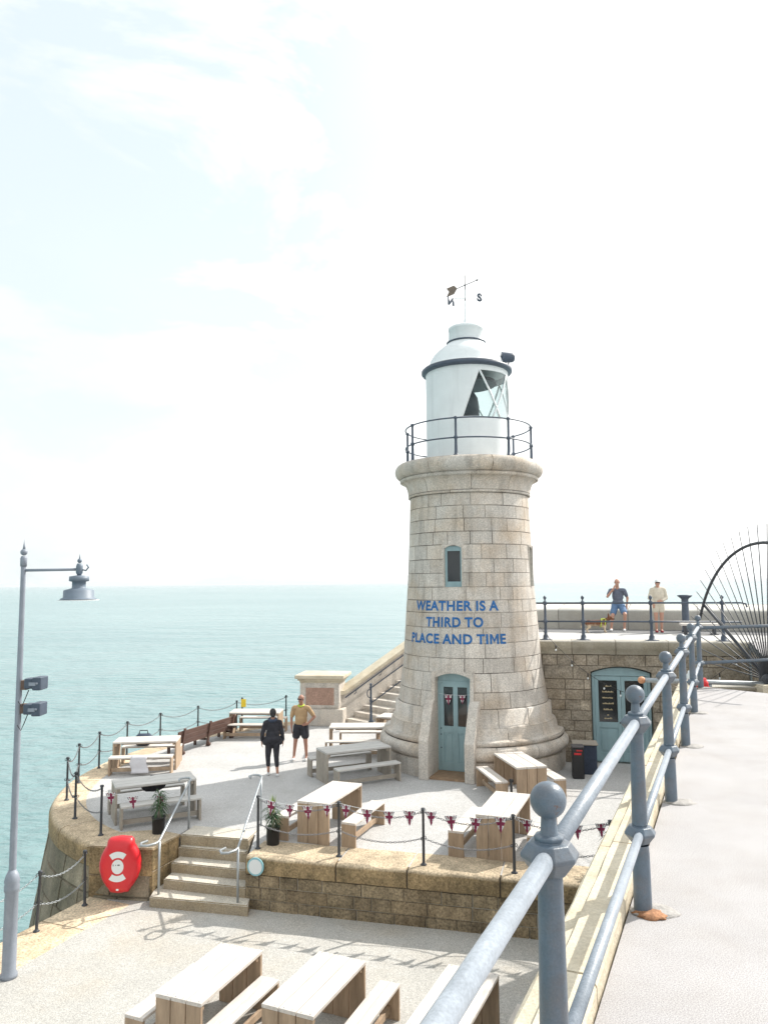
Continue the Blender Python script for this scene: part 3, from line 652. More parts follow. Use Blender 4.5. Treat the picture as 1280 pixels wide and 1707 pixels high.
# door surround: two raking buttresses, lintel soffit, threshold
dn = V((math.sin(DA), -math.cos(DA), 0)); dt = V((math.cos(DA), math.sin(DA), 0))
for s_ in (-1, 1):
    # profile in (radial, z): follows the mouldings, sloping top
    poly = [(1.5, ZB), (2.56, ZB), (2.56, -2.12), (2.46, -2.0), (2.12, -1.30), (2.0, -1.2), (1.5, -1.2)]
    bm = B(); extr(bm, [(a, b-ZB) for a, b in poly], dt*(.46*s_), dn, (0, 0, 1), dt*s_, .245)
    bmesh.ops.bevel(bm, geom=list(bm.edges), offset=.012, segments=1, affect='EDGES')
    obj('door_buttress', bm, M['granite_p'], TP)
    bm = B(); extr(bm, [(a, b-ZB) for a, b in [(1.5, -1.22), (1.965, -1.22), (1.90, -.52), (1.5, -.52)]], dt*(.46*s_), dn, (0, 0, 1), dt*s_, .09); obj('door_jamb', bm, M['granite_p'], TP)
arcp = [(-.46+.92*k/10, -.66-ZB+.12*(1-(-1+2*k/10)**2)) for k in range(11)]
bm = B(); extr(bm, arcp+[(.52, -.50-ZB), (-.52, -.50-ZB)], dn*1.5, dt, (0, 0, 1), dn, .395); obj('lintel', bm, M['granite_p'], TP)
bm = B(); extr(bm, [(-.46, 0), (.46, 0), (.46, .05), (-.46, .05)], dn*1.5, dt, (0, 0, 1), dn, .95); obj('threshold', bm, mat('worn_brown_step', (.30, .2, .125), .9, var=.25, vscale=8, speck=.2), TP)
# door
H0 = .055
def dp(x, y, z_): return dn*(1.64+y)+dt*x+V((0, 0, z_))
def dbox(bm, x, y, z_, sx, sy, sz, bev=0):
    box(bm, dp(x, y, z_), (sx, sy, sz), Matrix.Rotation(DA, 3, 'Z'), bev)
top = -.66-ZB
bm = B(); extr(bm, [(-.46, top-.1)] + [(-.46+.92*k/10, top+.12*(1-(-1+2*k/10)**2)-.004) for k in range(11)] + [(.46, top-.1)], dp(0, -.04, 0), dt, (0, 0, 1), dn, .06)
dbox(bm, -.435, 0, (top-.1+H0)/2, .05, .08, top-.1-H0); dbox(bm, .435, 0, (top-.1+H0)/2, .05, .08, top-.1-H0); dbox(bm, 0, .005, top-.12, .82, .07, .045)
dr_ = obj('door', bm, M['teal'], TP)
bm = B(); zt_ = top-.145; zm = 1.08
for x in (-.36, .36): dbox(bm, x, 0, (zt_+H0)/2, .10, .05, zt_-H0, .004)
dbox(bm, 0, 0, (zt_+H0)/2, .12, .049, zt_-H0)
for zz, hh_ in ((H0+.1, .2), (zm, .16), (zt_-.05, .10)): dbox(bm, 0, .001, zz, .63, .046, hh_)
for x in (-.185, .185):
    dbox(bm, x, -.012, .62, .25, .02, .8); dbox(bm, x, -.004, .62, .17, .025, .66, .008)
obj('door_leaf', bm, M['teal'], dr_)
for x in (-.185, .185):
    bm = B(); dbox(bm, x, -.012, (zm+zt_)/2, .26, .012, zt_-zm-.12); obj('glass_pane', bm, M['pane'], dr_)
for zz in (1.1, .95, .62): bm = B(); ball(bm, dp(-.385, .035, zz), .016, n=8); obj('door_lock', bm, M['iron'], dr_)
# windows: over the door and on the right
def tower_window(az):
    n = V((math.sin(az), -math.cos(az), 0)); tg = V((math.cos(az), math.sin(az), 0)); z0, z1 = 1.64-ZB, 2.74-ZB; r_ = 1.50
    Mr = Matrix.Rotation(az, 3, 'Z'); hw = .27
    bm = B()
    extr(bm, [(-hw, z0), (hw, z0), (hw, z0-.02), (-hw, z0-.02)], n*1.4, tg, (0, 0, 1), n, .345)   # sill
    for s_ in (-1, 1): extr(bm, [(0, z0), (.03*s_, z0), (.03*s_, z1), (0, z1)], n*1.4+tg*(.235*s_), tg, (0, 0, 1), n, .31)
    ap = [(-.24+.48*k/8, z1-.1+.08*(1-(-1+2*k/8)**2)) for k in range(9)]
    extr(bm, ap+[(.3, z1+.01), (-.3, z1+.01)], n*1.4, tg, (0, 0, 1), n, .285)
    wn = obj('window', bm, M['granite_p'], TP)
    bm = B()
    for s_ in (-1, 1): box(bm, n*1.58+tg*(.205*s_)+V((0, 0, (z0+z1)/2-.03)), (.06, .06, z1-z0-.06), Mr)
    box(bm, n*1.581+V((0, 0, z0+.07)), (.35, .06, .14), Mr); box(bm, n*1.581+V((0, 0, z1-.10)), (.35, .058, .13), Mr)
    obj('frame', bm, M['teal'], wn)
    bm = B(); box(bm, n*1.565+V((0, 0, (z0+z1)/2)), (.37, .012, z1-z0-.1), Mr); obj('pane', bm, M['pane'], wn)
tower_window(DA); tower_window(DA+R(90))
# lettering painted on the shaft
def wrap_text(body, zc_, width, capz=.26):
    bm = text_mesh(body, .36, offset=.0125, sp=1.10)
    if 'M' in body:   # the font's M closes up when emboldened: redraw it as a clean outline
        isl = []; seen = set()
        for v in bm.verts:
            if v in seen: continue
            st_ = [v]; seen.add(v); cur = []
            while st_:
                a_ = st_.pop(); cur.append(a_)
                for e_ in a_.link_edges:
                    o_ = e_.other_vert(a_)
                    if o_ not in seen: seen.add(o_); st_.append(o_)
            isl.append(cur)
        isl.sort(key=lambda c: min(v.co.x for v in c)); k_ = body.replace(' ', '').index('M'); mv = isl[k_]
        x0, x1 = min(v.co.x for v in mv), max(v.co.x for v in mv); y0_, y1_ = min(v.co.y for v in mv), max(v.co.y for v in mv)
        bmesh.ops.delete(bm, geom=mv, context='VERTS'); t_ = .058; w_, h_ = x1-x0, y1_-y0_
        for q in ([(0, 0), (t_, 0), (t_, h_), (0, h_)], [(w_-t_, 0), (w_, 0), (w_, h_), (w_-t_, h_)], [(t_, h_), (t_, h_*.66), (w_/2, h_*.12), (w_/2, h_*.48)], [(w_/2, h_*.48), (w_/2, h_*.12), (w_-t_, h_*.66), (w_-t_, h_)]):
            bm.faces.new([bm.verts.new((x0+a_, y0_+b_, 0)) for a_, b_ in q])
    xs = [v.co.x for v in bm.verts]; ys = [v.co.y for v in bm.verts]; w0 = max(xs)-min(xs); cx = (max(xs)+min(xs))/2; h0 = max(ys)-min(ys); y0 = min(ys)
    for v in bm.verts: v.co.x = (v.co.x-cx)*width/w0; v.co.y = (v.co.y-y0)*capz/h0
    x = -width/2+.05
    while x < width/2:
        g_ = bm.verts[:]+bm.edges[:]+bm.faces[:]; bmesh.ops.bisect_plane(bm, geom=g_, plane_co=(x, 0, 0), plane_no=(1, 0, 0)); x += .05
    for v in bm.verts:
        z_ = zc_-capz/2+v.co.y; r_ = Rz(z_)+.006; a = DA+v.co.x/Rz(zc_); v.co = V((r_*math.sin(a), -r_*math.cos(a), z_-ZB))
    return obj('lettering', bm, M['blue'], TP)
wrap_text('WEATHER IS A', 1.16, 2.38); wrap_text('THIRD TO', .745, 1.57); wrap_text('PLACE AND TIME', .32, 2.78)
# gallery railing
GR, GZ = 1.76, 5.05-ZB
az = [-65, -16.5, 31, 80, 124, 165, 212, 254]
for k, a in enumerate(az):
    a = R(a); c_ = V((GR*math.sin(a), -GR*math.cos(a), GZ)); bm = B()
    lathe(bm, [(.085, 0), (.085, .02), (.045, .05), (.038, .3), (.034, .44), (.055, .46), (.055, .51), (.032, .54), (.030, .97), (.05, .99), (.05, 1.035), (.0, 1.06)], 10, c_); obj('railing_post', bm, M['rail2'], TP)
for h_ in (.485, 1.01):
    bm = B(); tube(bm, [(GR*math.cos(2*PI*k/60), GR*math.sin(2*PI*k/60), GZ+h_) for k in range(60)], .02, 8, closed=True); obj('gallery_rail', bm, M['rail2'], TP)
# lantern drum: white wall with slanting glazed opening on the right
LR = 1.165; z0, z1, zg0, zg1 = 5.05-ZB, 7.67-ZB, 6.22-ZB, 7.50-ZB
def ga(z_): t_ = (z_-zg0)/(zg1-zg0); return R(-12+23*t_)    # left edge of the glazing, world azimuth
GA1 = R(212); bm = B(); nn_ = 64
def ring(r, z_, a): return bm.verts.new((r*math.sin(a), -r*math.cos(a), z_))
def band(za, zb, a0f, a1f, n=48, r=LR, th=.04):
    for rr in (r, r-th):
        A_ = [ring(rr, za, a0f(za)+(a1f(za)-a0f(za))*k/n) for k in range(n+1)]; C_ = [ring(rr, zb, a0f(zb)+(a1f(zb)-a0f(zb))*k/n) for k in range(n+1)]
        for k in range(n):
            f_ = bm.faces.new((A_[k], A_[k+1], C_[k+1], C_[k]) if rr == r else (A_[k], C_[k], C_[k+1], A_[k+1])); f_.smooth = True
        if rr == r: E0, E1 = (A_[0], C_[0]), (A_[-1], C_[-1])
        else:
            bm.faces.new((E0[0], E0[1], C_[0], A_[0])); bm.faces.new((E1[0], A_[-1], C_[-1], E1[1]))
c0 = lambda z_: -PI; c1 = lambda z_: PI
band(z0, zg0, c0, c1); band(zg1, z1, c0, c1)
band(zg0, zg1, lambda z_: GA1, lambda z_: ga(z_)+2*PI)
obj('lantern_wall', bm, M['white'], TP, smooth='keep')
bm = B(); n_ = 20
A_ = [ring(LR-.02, zg0, ga(zg0)+(GA1-ga(zg0))*k/n_) for k in range(n_+1)]; C_ = [ring(LR-.02, zg1, ga(zg1)+(GA1-ga(zg1))*k/n_) for k in range(n_+1)]
for k in range(n_): bm.faces.new((A_[k], A_[k+1], C_[k+1], C_[k])).smooth = True
M['pglass'] = bpy.data.materials.new('lantern_glass'); M['pglass'].use_nodes = True; t = M['pglass'].node_tree; N = t.nodes; L = t.links
N.remove(N['Principled BSDF']); tr = N.new('ShaderNodeBsdfTransparent'); tr.inputs[0].default_value = (.76, .84, .84, 1); gl = N.new('ShaderNodeBsdfGlossy'); gl.inputs['Roughness'].default_value = .03
mxs = N.new('ShaderNodeMixShader'); fr = N.new('ShaderNodeLayerWeight'); fr.inputs[0].default_value = .12
L.new(fr.outputs['Facing'], mxs.inputs[0]); L.new(tr.outputs[0], mxs.inputs[1]); L.new(gl.outputs[0], mxs.inputs[2]); L.new(mxs.outputs[0], N['Material Output'].inputs[0])
obj('lantern_glazing', bm, M['pglass'], TP)
# astragals: a zigzag of slanting bars
def apt(a, z_, r=LR-.01): a = R(a); return (r*math.sin(a), -r*math.cos(a), z_)
for a0_, a1_ in ((11, 44), (64, 44-14), (64, 98), (118, 98-14), (118, 152), (172, 138), (172, 206)):
    bm = B(); n_ = 8; tube(bm, [apt(a0_+(a1_-a0_)*k/n_, zg1-(zg1-zg0)*k/n_) for k in range(n_+1)], .03, 6); obj('glazing_bar', bm, M['white'], TP)
bm = B(); lathe(bm, [(1.10, 0), (.2, .0)], 40, (0, 0, z1-.02), cap=False); lathe(bm, [(1.12, 0), (.1, .0)], 40, (0, 0, zg0-.12), cap=False); obj('lantern_floor', bm, M['white'], TP)
bm = B(); lathe(bm, [(.30, 0), (.30, .25), (.44, .3), (.44, .55), (.40, .8), (.28, 1.0), (.1, 1.1), (0, 1.12)], 20, (-.12, -.2, zg0-.1)); obj('lamp', bm, M['iron'], TP)
bm = B(); lathe(bm, [(.82, 0), (.86, .05), (.82, .1)], 30, (0, 0, zg1-.16)); obj('ceiling_ring', bm, M['iron'], TP)
# dark rim, dome, vent
bm = B(); lathe(bm, [(1.16, -.02), (1.26, .0), (1.285, .03), (1.285, .09), (1.24, .12), (1.10, .14)], 64, (0, 0, z1), cap=False); obj('lantern_rim', bm, M['rail2'], TP)
zd = z1+.13
bm = B(); lathe(bm, [(1.24, 0), (1.12, .02), (1.08, .09), (1.03, .24), (.95, .38), (.84, .50), (.70, .62), (.58, .71), (.52, .77), (.5, .79)], 64, (0, 0, zd), cap=False); obj('dome', bm, M['white'], TP)
zv = zd+.77
bm = B(); lathe(bm, [(.50, 0), (.56, .0), (.56, .03), (.50, .035)], 40, (0, 0, zv), cap=False); obj('vent_ring', bm, M['rail2'], TP)
bm = B(); lathe(bm, [(.50, .03), (.485, .38), (.50, .39), (.50, .45), (.44, .49), (.2, .51), (.06, .52), (.05, .7), (.02, .8), (.0, .82)], 40, (0, 0, zv), cap=False); obj('vent', bm, M['white'], TP)
# weather vane
zr = z1+1.63; wvn = thing('weather_vane', 'arrow weather vane with letters N and S on the rod above the white dome', 'weather vane', (AX, AY, zr+ZB))
wvn.parent = None
bm = B(); tube(bm, [(0, 0, -.28), (0, 0, .55)], .022, 8); obj('mast', bm, M['white'], wvn)
bm = B(); tube(bm, [(0, 0, .55), (0, 0, 1.32)], .014, 8); ball(bm, (0, 0, 1.02), .03, n=8); obj('spindle', bm, M['iron'], wvn)
va = V((.80, -.35, .22)).normalized()
bm = B(); tube(bm, [V((0, 0, 1.02))-va*.32, V((0, 0, 1.02))+va*.36], .011, 6)
p_ = V((0, 0, 1.02))+va*.36; tube(bm, [p_, p_+va*.06], [.035, .002], 6); obj('arrow', bm, M['iron'], wvn)
bm = B(); o_ = V((0, 0, 1.02))-va*.24; vz = V((0, 0, 1)); vy = va.cross(vz).normalized()
for s_ in (-1, 1):
    extr(bm, [(0, 0), (-.10, .13), (-.34, .13), (-.26, 0)] if s_ > 0 else [(0, 0), (-.10, -.13), (-.34, -.13), (-.26, 0)], o_, va, vz, vy, .012)
obj('tail_vane', bm, mat('weathered_bronze', (.20, .15, .12), .6, var=.2), wvn)
bm = B(); hv_ = V((1, .1, 0)).normalized()
tube(bm, [hv_*-.36+V((0, 0, .62)), hv_*.36+V((0, 0, .62))], .01, 6); tube(bm, [V((-.1*.3, -.3, .62)), V((.1*.3, .3, .62))], .01, 6); obj('compass_arms', bm, M['white'], wvn)
for ch, sx_ in (('N', -1), ('S', 1)):
    bm = text_mesh(ch, .31, offset=.016)
    r_ = bmesh.ops.extrude_face_region(bm, geom=bm.faces[:]); bmesh.ops.translate(bm, vec=(0, 0, .015), verts=[g_ for g_ in r_['geom'] if isinstance(g_, bmesh.types.BMVert)])
    # seen from behind, as the vane's letters face the sea
    bmesh.ops.transform(bm, matrix=Matrix.Translation(hv_*(.42*sx_)+V((0, 0, .42 if sx_ < 0 else .56))) @ Matrix.Rotation(math.atan2(hv_.y, hv_.x)+(.5 if sx_ < 0 else .15), 4, 'Z') @ Matrix.Rotation(PI/2, 4, 'X') @ Matrix.Scale(-1 if sx_ < 0 else 1, 4, (1, 0, 0)), verts=bm.verts)
    obj('compass_letter', bm, M['rail2'], wvn)
for s_ in (-1, 1):
    bm = B(); box(bm, V((.03*s_, .3*s_, .66)), (.012, .12, .2)); obj('compass_letter', bm, M['white'], wvn)
# searchlight on the rim
sp_ = thing('floodlight', 'small dark drum floodlight clamped to the right of the lantern rim', 'floodlight', (AX+1.12, AY-.35, z1+.12+ZB))
bm = B(); tube(bm, [(.0, 0, -.12), (.03, 0, .12)], .018, 6); obj('bracket', bm, M['iron'], sp_)
bm = B(); tube(bm, [(-.17, 0, .27), (-.14, 0, .27), (.0, 0, .27), (.15, 0, .265), (.20, 0, .262)], [.16, .16, .145, .13, .09], 14); obj('housing', bm, M['rail2'], sp_)

# ================================================================== NEAR RAILING
nrl = thing('promenade_railing', 'thick blue-grey tubular railing with ball-topped posts running along the near promenade', 'railing')
RH, MH = .985, .405
def big_post(pos, name='post'):
    bm = B()
    lathe(bm, [(.048, -.02), (.045, .3), (.042, MH-.06)], 20, cap=False)
    lathe(bm, [(.041, MH+.05), (.038, .7), (.035, RH-.05)], 20, cap=False)
    o = obj(name, bm, M['rail'], nrl, loc=pos); o.rotation_euler = (0, 0, math.atan2(RD.y, RD.x))
    for h_ in (MH, RH):
        bm = B()   # faceted lozenge coupling
        lathe(bm, [(.036, -.055), (.048, -.048), (.083, -.004), (.083, .006), (.060, .036), (.040, .040), (.044, .046), (.044, .054), (.03, .058)], 8, (0, 0, h_), a0=PI/8)
        for f_ in bm.faces: f_.smooth = False
        bmesh.ops.bevel(bm, geom=[e for e in bm.edges], offset=.002, segments=1, affect='EDGES')
        obj('coupling', bm, M['rail'], o)
    bm = B(); lathe(bm, [(.032, RH+.05), (.024, RH+.065), (.021, RH+.11)], 20, cap=False); ball(bm, (0, 0, RH+.150), .051, n=28); obj('ball_finial', bm, M['rail'], o)
    return o
for s_ in (-2.2, 0, 2.2, 4.45, 6.68, 9.25): big_post(rp(s_))
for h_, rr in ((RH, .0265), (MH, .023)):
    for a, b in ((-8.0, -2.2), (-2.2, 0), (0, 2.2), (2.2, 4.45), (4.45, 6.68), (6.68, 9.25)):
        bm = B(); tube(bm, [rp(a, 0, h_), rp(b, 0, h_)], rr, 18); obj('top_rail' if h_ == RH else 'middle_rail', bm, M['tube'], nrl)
# mortar pads round the feet, one with a rust stain
for i, s_ in enumerate((-2.2, 0, 2.2, 4.45, 6.68, 9.25)):
    bm = B(); vs = bmesh.ops.create_icosphere(bm, subdivisions=3, radius=1)['verts']
    for v in vs:
        v.co.x *= .125*(1+.3*noise.noise(v.co*2+V((i, 0, 0)))); v.co.y *= .095*(1+.3*noise.noise(v.co*1.7+V((0, i, 0)))); v.co.z *= .022
    o = obj('mortar_pad', bm, M['mortarblob'], nrl, True, loc=rp(s_, -.02, 0)+V((.04, 0, .0)))
    if i == 1:
        bm = B(); vs = bmesh.ops.create_icosphere(bm, subdivisions=3, radius=1)['verts']
        for v in vs: v.co = V((v.co.x*.085*(1+.4*noise.noise(v.co*3)), v.co.y*.07*(1+.4*noise.noise(v.co*2.5)), v.co.z*.0225))
        obj('rust_stain', bm, M['rust'], o, True, loc=(-.03, -.035, .002))
# rails turning right along the end of the promenade
er = thing('end_railing', 'blue-grey two-rail railing crossing the end of the near promenade in front of the fan spikes', 'railing')
pe = rp(9.25); ge = V((7.05, 13.3, 0))
for h_ in (RH-.01, MH+.0):
    bm = B(); tube(bm, [pe+V((.04, .02, h_)), ge+V((0, 0, h_+.0)), V((9, 13.5, h_))], .027, 12); obj('rail', bm, M['rail'], er)
gp = thing('gate_post', 'stout dark iron gate post with bolted bosses at the right edge beside the fan', 'post', (6.78, 13.42, -.1))
bm = B(); lathe(bm, [(.09, 0), (.09, .1), (.07, .14), (.065, 1.1), (.09, 1.13), (.09, 1.22), (.05, 1.26), (.065, 1.33), (.04, 1.39), (0, 1.41)], 14); obj('shaft', bm, M['rail2'], gp)
for zz in (.45, .8, 1.0, 1.18):
    bm = B(); box(bm, (-.03, -.06, zz), (.16, .1, .06), bev=.012); ball(bm, (.03, -.12, zz), .025, n=8); obj('bolt_boss', bm, M['rail2'], gp)
# kerb
kb = thing('stone_kerb', 'cream weathered stone kerb running along the left side of the near promenade railing', 'kerb')
kp = [(.075, -.3), (.085, .06), (.11, .105), (.25, .105), (.262, .07), (.33, .065), (.35, .04), (.355, -.5), (.2, -.5)]
ss = [-8, -5.4, -3.3, -1.0, .75, 3.1, 5.4, 7.6, 9.45]
for i, (a, b) in enumerate(zip(ss, ss[1:])):
    bm = B(); a += .007; b -= .007; n = max(2, int((b-a)/.16)); rings = []
    for k in range(n+1):
        s_ = a+(b-a)*k/n
        rings.append([bm.verts.new(rp(s_, o_+.006*noise.noise(V((s_*3, j, i))), z_+.007*noise.noise(V((s_*2.5, j*.7, i+5))))) for j, (o_, z_) in enumerate(kp)])
    for r1, r2 in zip(rings, rings[1:]):
        for j in range(len(kp)): bm.faces.new((r1[j], r1[(j+1) % len(kp)], r2[(j+1) % len(kp)], r2[j]))
    bm.faces.new(rings[0]); bm.faces.new(rings[-1][::-1])
    bmesh.ops.bevel(bm, geom=[e for e in bm.edges if len(e.link_faces) == 2 and e.calc_face_angle(0) > .5], offset=.008, segments=2, affect='EDGES')
    obj('kerb_stone', bm, M['kerb'], kb)
pwl = thing('promenade_wall', 'stone retaining wall below the cream kerb of the near promenade', 'wall')
a, b = rp(-8, .34), rp(9.45, .34); Pk, Lk = flat_P((a.x, a.y), (b.x, b.y), (RN.x, RN.y)); masonry('wall', Pk, wall_rows(ZA-.05, -.40, .32, [(0, Lk)], (.5, 1.0)), M['wall2'], pwl, seed=71, du=.5)
Pk2, Lk2 = flat_P((b.x-.1, b.y), (6.3, 11.62), (.5, .85)); masonry('end_wall', Pk2, wall_rows(ZB, -.01, .32, [(0, Lk2)], (.5, 1.0)), M['wall2'], pwl, seed=72, du=.5)

# ================================================================== FAR RAILING
fr_ = thing('upper_railing', 'dark railing with ball finials along the edge of the upper promenade', 'railing')
fa, fb = V((4.25, 21.22, ZU)), V((9.35, 20.05, ZU))
fdir = (fb-fa).normalized()
def fpt(X, z_=0): return V((X, fa.y+(X-fa.x)*(fb.y-fa.y)/(fb.x-fa.x), ZU+z_))
fprof = [(.12, 0), (.12, .03), (.075, .045), (.07, .12), (.045, .16), (.04, .45), (.062, .48), (.062, .54), (.036, .57), (.032, .95), (.058, .98), (.058, 1.04), (.024, 1.07), (.02, 1.10), (.045, 1.14), (.045, 1.17), (.02, 1.21), (0, 1.215)]
for X in (4.42, 5.40, 7.12, 8.86):
    bm = B(); box(bm, (0, 0, .012), (.3, .3, .024)); lathe(bm, fprof, 14); obj('post', bm, M['rail2'], fr_, loc=fpt(X))
for h_ in (.51, 1.01):
    bm = B(); tube(bm, [fpt(4.0, h_), fpt(9.3, h_)] + ([fpt(9.42, h_-.02), fpt(9.45, h_-.12)] if h_ > 1 else []), .024, 10); obj('rail', bm, M['rail2'], fr_)
bo = thing('bollard', 'plain dark round column with flared top behind the upper railing', 'bollard', (9.35, 23.9, ZU))
bm = B(); lathe(bm, [(.13, 0), (.13, .06), (.11, .08), (.105, .95), (.105, 1.02), (.13, 1.05), (.22, 1.12), (.22, 1.15), (.1, 1.16)], 16); obj('shaft', bm, M['rail2'], bo)
ub = thing('bench', 'small backless bench with pale seat on the upper promenade right of the woman', 'bench', (9.15, 22.9, ZU), R(-13))
bm = B(); box(bm, (.2, 0, .3), (1.1, .38, .07), bev=.01); obj('seat', bm, M['woodtop'], ub)
for s_ in (-.2, .6): bm = B(); box(bm, (s_, 0, .135), (.06, .3, .27)); box(bm, (s_, 0, .012), (.2, .32, .024)); obj('leg', bm, M['iron'], ub)

# ================================================================== FAN OF SPIKES
fan = thing('spiked_fan', 'large radial fan of thin iron spikes with a curved rim', 'barrier', (6.73, 13.62, .0))
fdv = V((-.11, .99, 0)).normalized(); FR_ = 2.42
for k in range(20):
    a = R(3+6.1*k); d_ = fdv*math.cos(a)+V((0, 0, 1))*math.sin(a)
    bm = B(); tube(bm, [d_*.1, d_*(FR_+.34)], [.012, .008], 6); obj('spike', bm, M['iron'], fan)
bm = B(); tube(bm, [fdv*math.cos(a)*FR_+V((0, 0, 1))*math.sin(a)*FR_ for a in [R(24+102*k/24) for k in range(25)]], .028, 8); obj('rim', bm, M['iron'], fan)
bm = B(); d_ = fdv*math.cos(R(28))+V((0, 0, 1))*math.sin(R(28)); tube(bm, [d_*.3+V((.03, 0, 0)), d_*FR_*.98+V((.03, 0, .15))], .03, 8); obj('brace', bm, M['iron'], fan)
bm = B(); ball(bm, (0, 0, 0), .11, n=12); box(bm, (0, 0, -.03), (.22, .22, .1)); obj('hub', bm, M['iron'], fan)
pi_ = thing('pipe', 'pale grey horizontal pipe with an orange end cap crossing behind the near railing', 'pipe', (4.5, 13.6, .02))
bm = B(); tube(bm, [(.05, 0, 0), (2.3, .0, -.09)], .042, 12); obj('tube', bm, M['galv'], pi_)
bm = B(); ball(bm, (0, 0, 0), .062, (1.1, 1, 1), 12); obj('end_cap', bm, M['orange'], pi_)
bm = B(); tube(bm, [(1.2, 0, -.06), (1.2, .05, -3.05)], .03, 8); obj('support', bm, M['galv'], pi_)
rb = thing('bag', 'crumpled red and white cloth bag lying by the last railing post', 'bag', (5.35, 13.3, -.05), R(20))
bm = B(); vs = bmesh.ops.create_icosphere(bm, subdivisions=4, radius=1)['verts']
for v in vs: k = 1+.35*noise.noise(v.co*2.2); v.co = V((v.co.x*.22*k, v.co.y*.12*k, max(v.co.z, -.4)*.17*k))
obj('body', bm, M['redcloth'], rb, True)
bm = B(); vs = bmesh.ops.create_icosphere(bm, subdivisions=3, radius=1)['verts']
for v in vs: k = 1+.3*noise.noise(v.co*3+V((4, 0, 0))); v.co = V((v.co.x*.09*k-.1, v.co.y*.1*k, v.co.z*.12*k+.15))
obj('lining', bm, M['whitep'], rb, True)
poly_slab('ledge', [(5.05, 13.2), (5.6, 13.05), (5.7, 13.6), (5.1, 13.7)], -3.05, -.1, M['wall2'], q6, .01)

# ================================================================== LAMP POST (left)
M['lamphead'] = mat('dull_blue_grey_paint', (.15, .19, .24), .5, var=.1, vscale=8)
M['bowl'] = M['pglass'].copy(); 
lp = thing('street_lamp', 'tall grey street lamp with side arm, hanging lamp and two floodlights', 'street lamp', (-5.54, 11.72, ZA))
bm = B(); lathe(bm, [(.12, 0), (.12, .05), (.10, .08), (.093, 1.2), (.105, 1.22), (.11, 1.28), (.10, 1.32), (.11, 1.36), (.09, 1.44), (.052, 1.52)], 24); obj('base', bm, M['pole'], lp)
bm = B(); lathe(bm, [(.052, 1.50), (.048, 3.0), (.042, 4.6), (.037, 5.9), (.037, 6.0)], 20, cap=False)
lathe(bm, [(.048, 6.0), (.05, 6.13), (.036, 6.16)], 20); obj('pole', bm, M['pole'], lp)
bm = B(); ball(bm, (0, 0, 6.22), .052, n=16); lathe(bm, [(.022, 6.26), (.016, 6.31), (.0, 6.42)], 12); obj('finial', bm, M['pole'], lp)
bm = B(); tube(bm, [(0, 0, 5.94), (.86, 0, 5.95)], .022, 10); obj('arm', bm, M['pole'], lp)
hd = B(); lathe(hd, [(.035, .12), (.05, .08), (.05, -.02), (.03, -.06)], 14, (.86, 0, 5.92)); ball(hd, (.86, 0, 6.08), .035, n=10); lathe(hd, [(.012, 6.1), (0, 6.2)], 8, (.86, 0, 0))
tube(hd, [(.88, 0, 5.95), (.96, 0, 5.93), (1.0, 0, 5.98), (.97, 0, 6.02)], .012, 6)
lathe(hd, [(.03, 5.86), (.145, 5.84), (.145, 5.77), (.10, 5.76), (.10, 5.67), (.11, 5.66), (.22, 5.63), (.225, 5.52), (.26, 5.505), (.27, 5.49), (.2, 5.49)], 28, (.86, 0, 0), cap=False); hd_o = obj('lamp_head', hd, M['lamphead'], lp)
bm = B(); lathe(bm, [(.30, 5.485), (.30, 5.475), (.05, 5.474)], 28, (.86, 0, 0)); obj('reflector', bm, M['white'], hd_o)
for zz, dz in ((4.20, .02), (3.85, -.01)):
    f_ = bpy.data.objects.new('floodlight', None); col.objects.link(f_); f_.parent = lp; f_.location = (.07, 0, zz)
    bm = B(); box(bm, (.02, 0, .01), (.09, .1, .14)); obj('bracket', bm, M['rustbr'], f_)
    bm = B(); box(bm, (.13, -.02, .02+dz), (.15, .2, .15), bev=.01); vs = box(bm, (.26, -.03, .02+dz), (.13, .26, .19), bev=.01); obj('housing', bm, M['rail2'], f_)
    bm = B(); box(bm, (.20, -.165, .02+dz), (.1, .01, .05)); ball(bm, (.27, -.165, .03+dz), .018, n=8); obj('side_plate', bm, M['whitep'], f_) if False else obj('side_plate', bm, M['pole'], f_)
    bm = B(); tube(bm, [(.1, -.05, -.06), (.06, -.08, -.2), (.02, -.09, -.3), (-.03, -.1, -.22)], .007, 6); obj('cable', bm, M['black'], f_)

# ================================================================== CHAIN FENCES
def catenary(a, b, sag, n):
    return [a.lerp(b, k/n)-V((0, 0, sag*4*(k/n)*(1-k/n))) for k in range(n+1)]
def chain_bm(a, b, sag, link=.045):
    bm = B(); n = max(6, int((b-a).length*1.05/link)); P_ = catenary(a, b, sag, n)
    for k in range(n):
        p0, p1 = P_[k], P_[k+1]; d = (p1-p0).normalized(); c_ = (p0+p1)/2; x, y = frame_z(d)
        if k % 2: x = y
        else: x = x
        hl = (p1-p0).length*.68; hw_ = .014; pts = []
        for j in range(8):
            a_ = 2*PI*j/8; pts.append(c_+d*math.cos(a_)*hl+x*math.sin(a_)*hw_)
        tube(bm, pts, .0048, 4, closed=True)
    return bm
def stanchion(parent, pos, h=.95, lean=0):
    bm = B(); lathe(bm, [(.055, 0), (.055, .02), (.03, .035), (.026, .06), (.022, h-.05), (.035, h-.04), (.038, h-.01), (.03, h), (0, h+.005)], 10)
    o = obj('post', bm, M['iron'], parent, loc=pos); o.rotation_euler = (0, lean, random.uniform(0, 6))
    bm = B()
    for zz in (.45*h/.95, h-.06):
        for s_ in (-1, 1): tube(bm, [V((s_*.045, 0, zz))+V((.022*math.cos(a_), 0, .022*math.sin(a_))) for a_ in [2*PI*k/8 for k in range(8)]], .006, 5, closed=True)
    obj('chain_eye', bm, M['iron'], o)
    return o
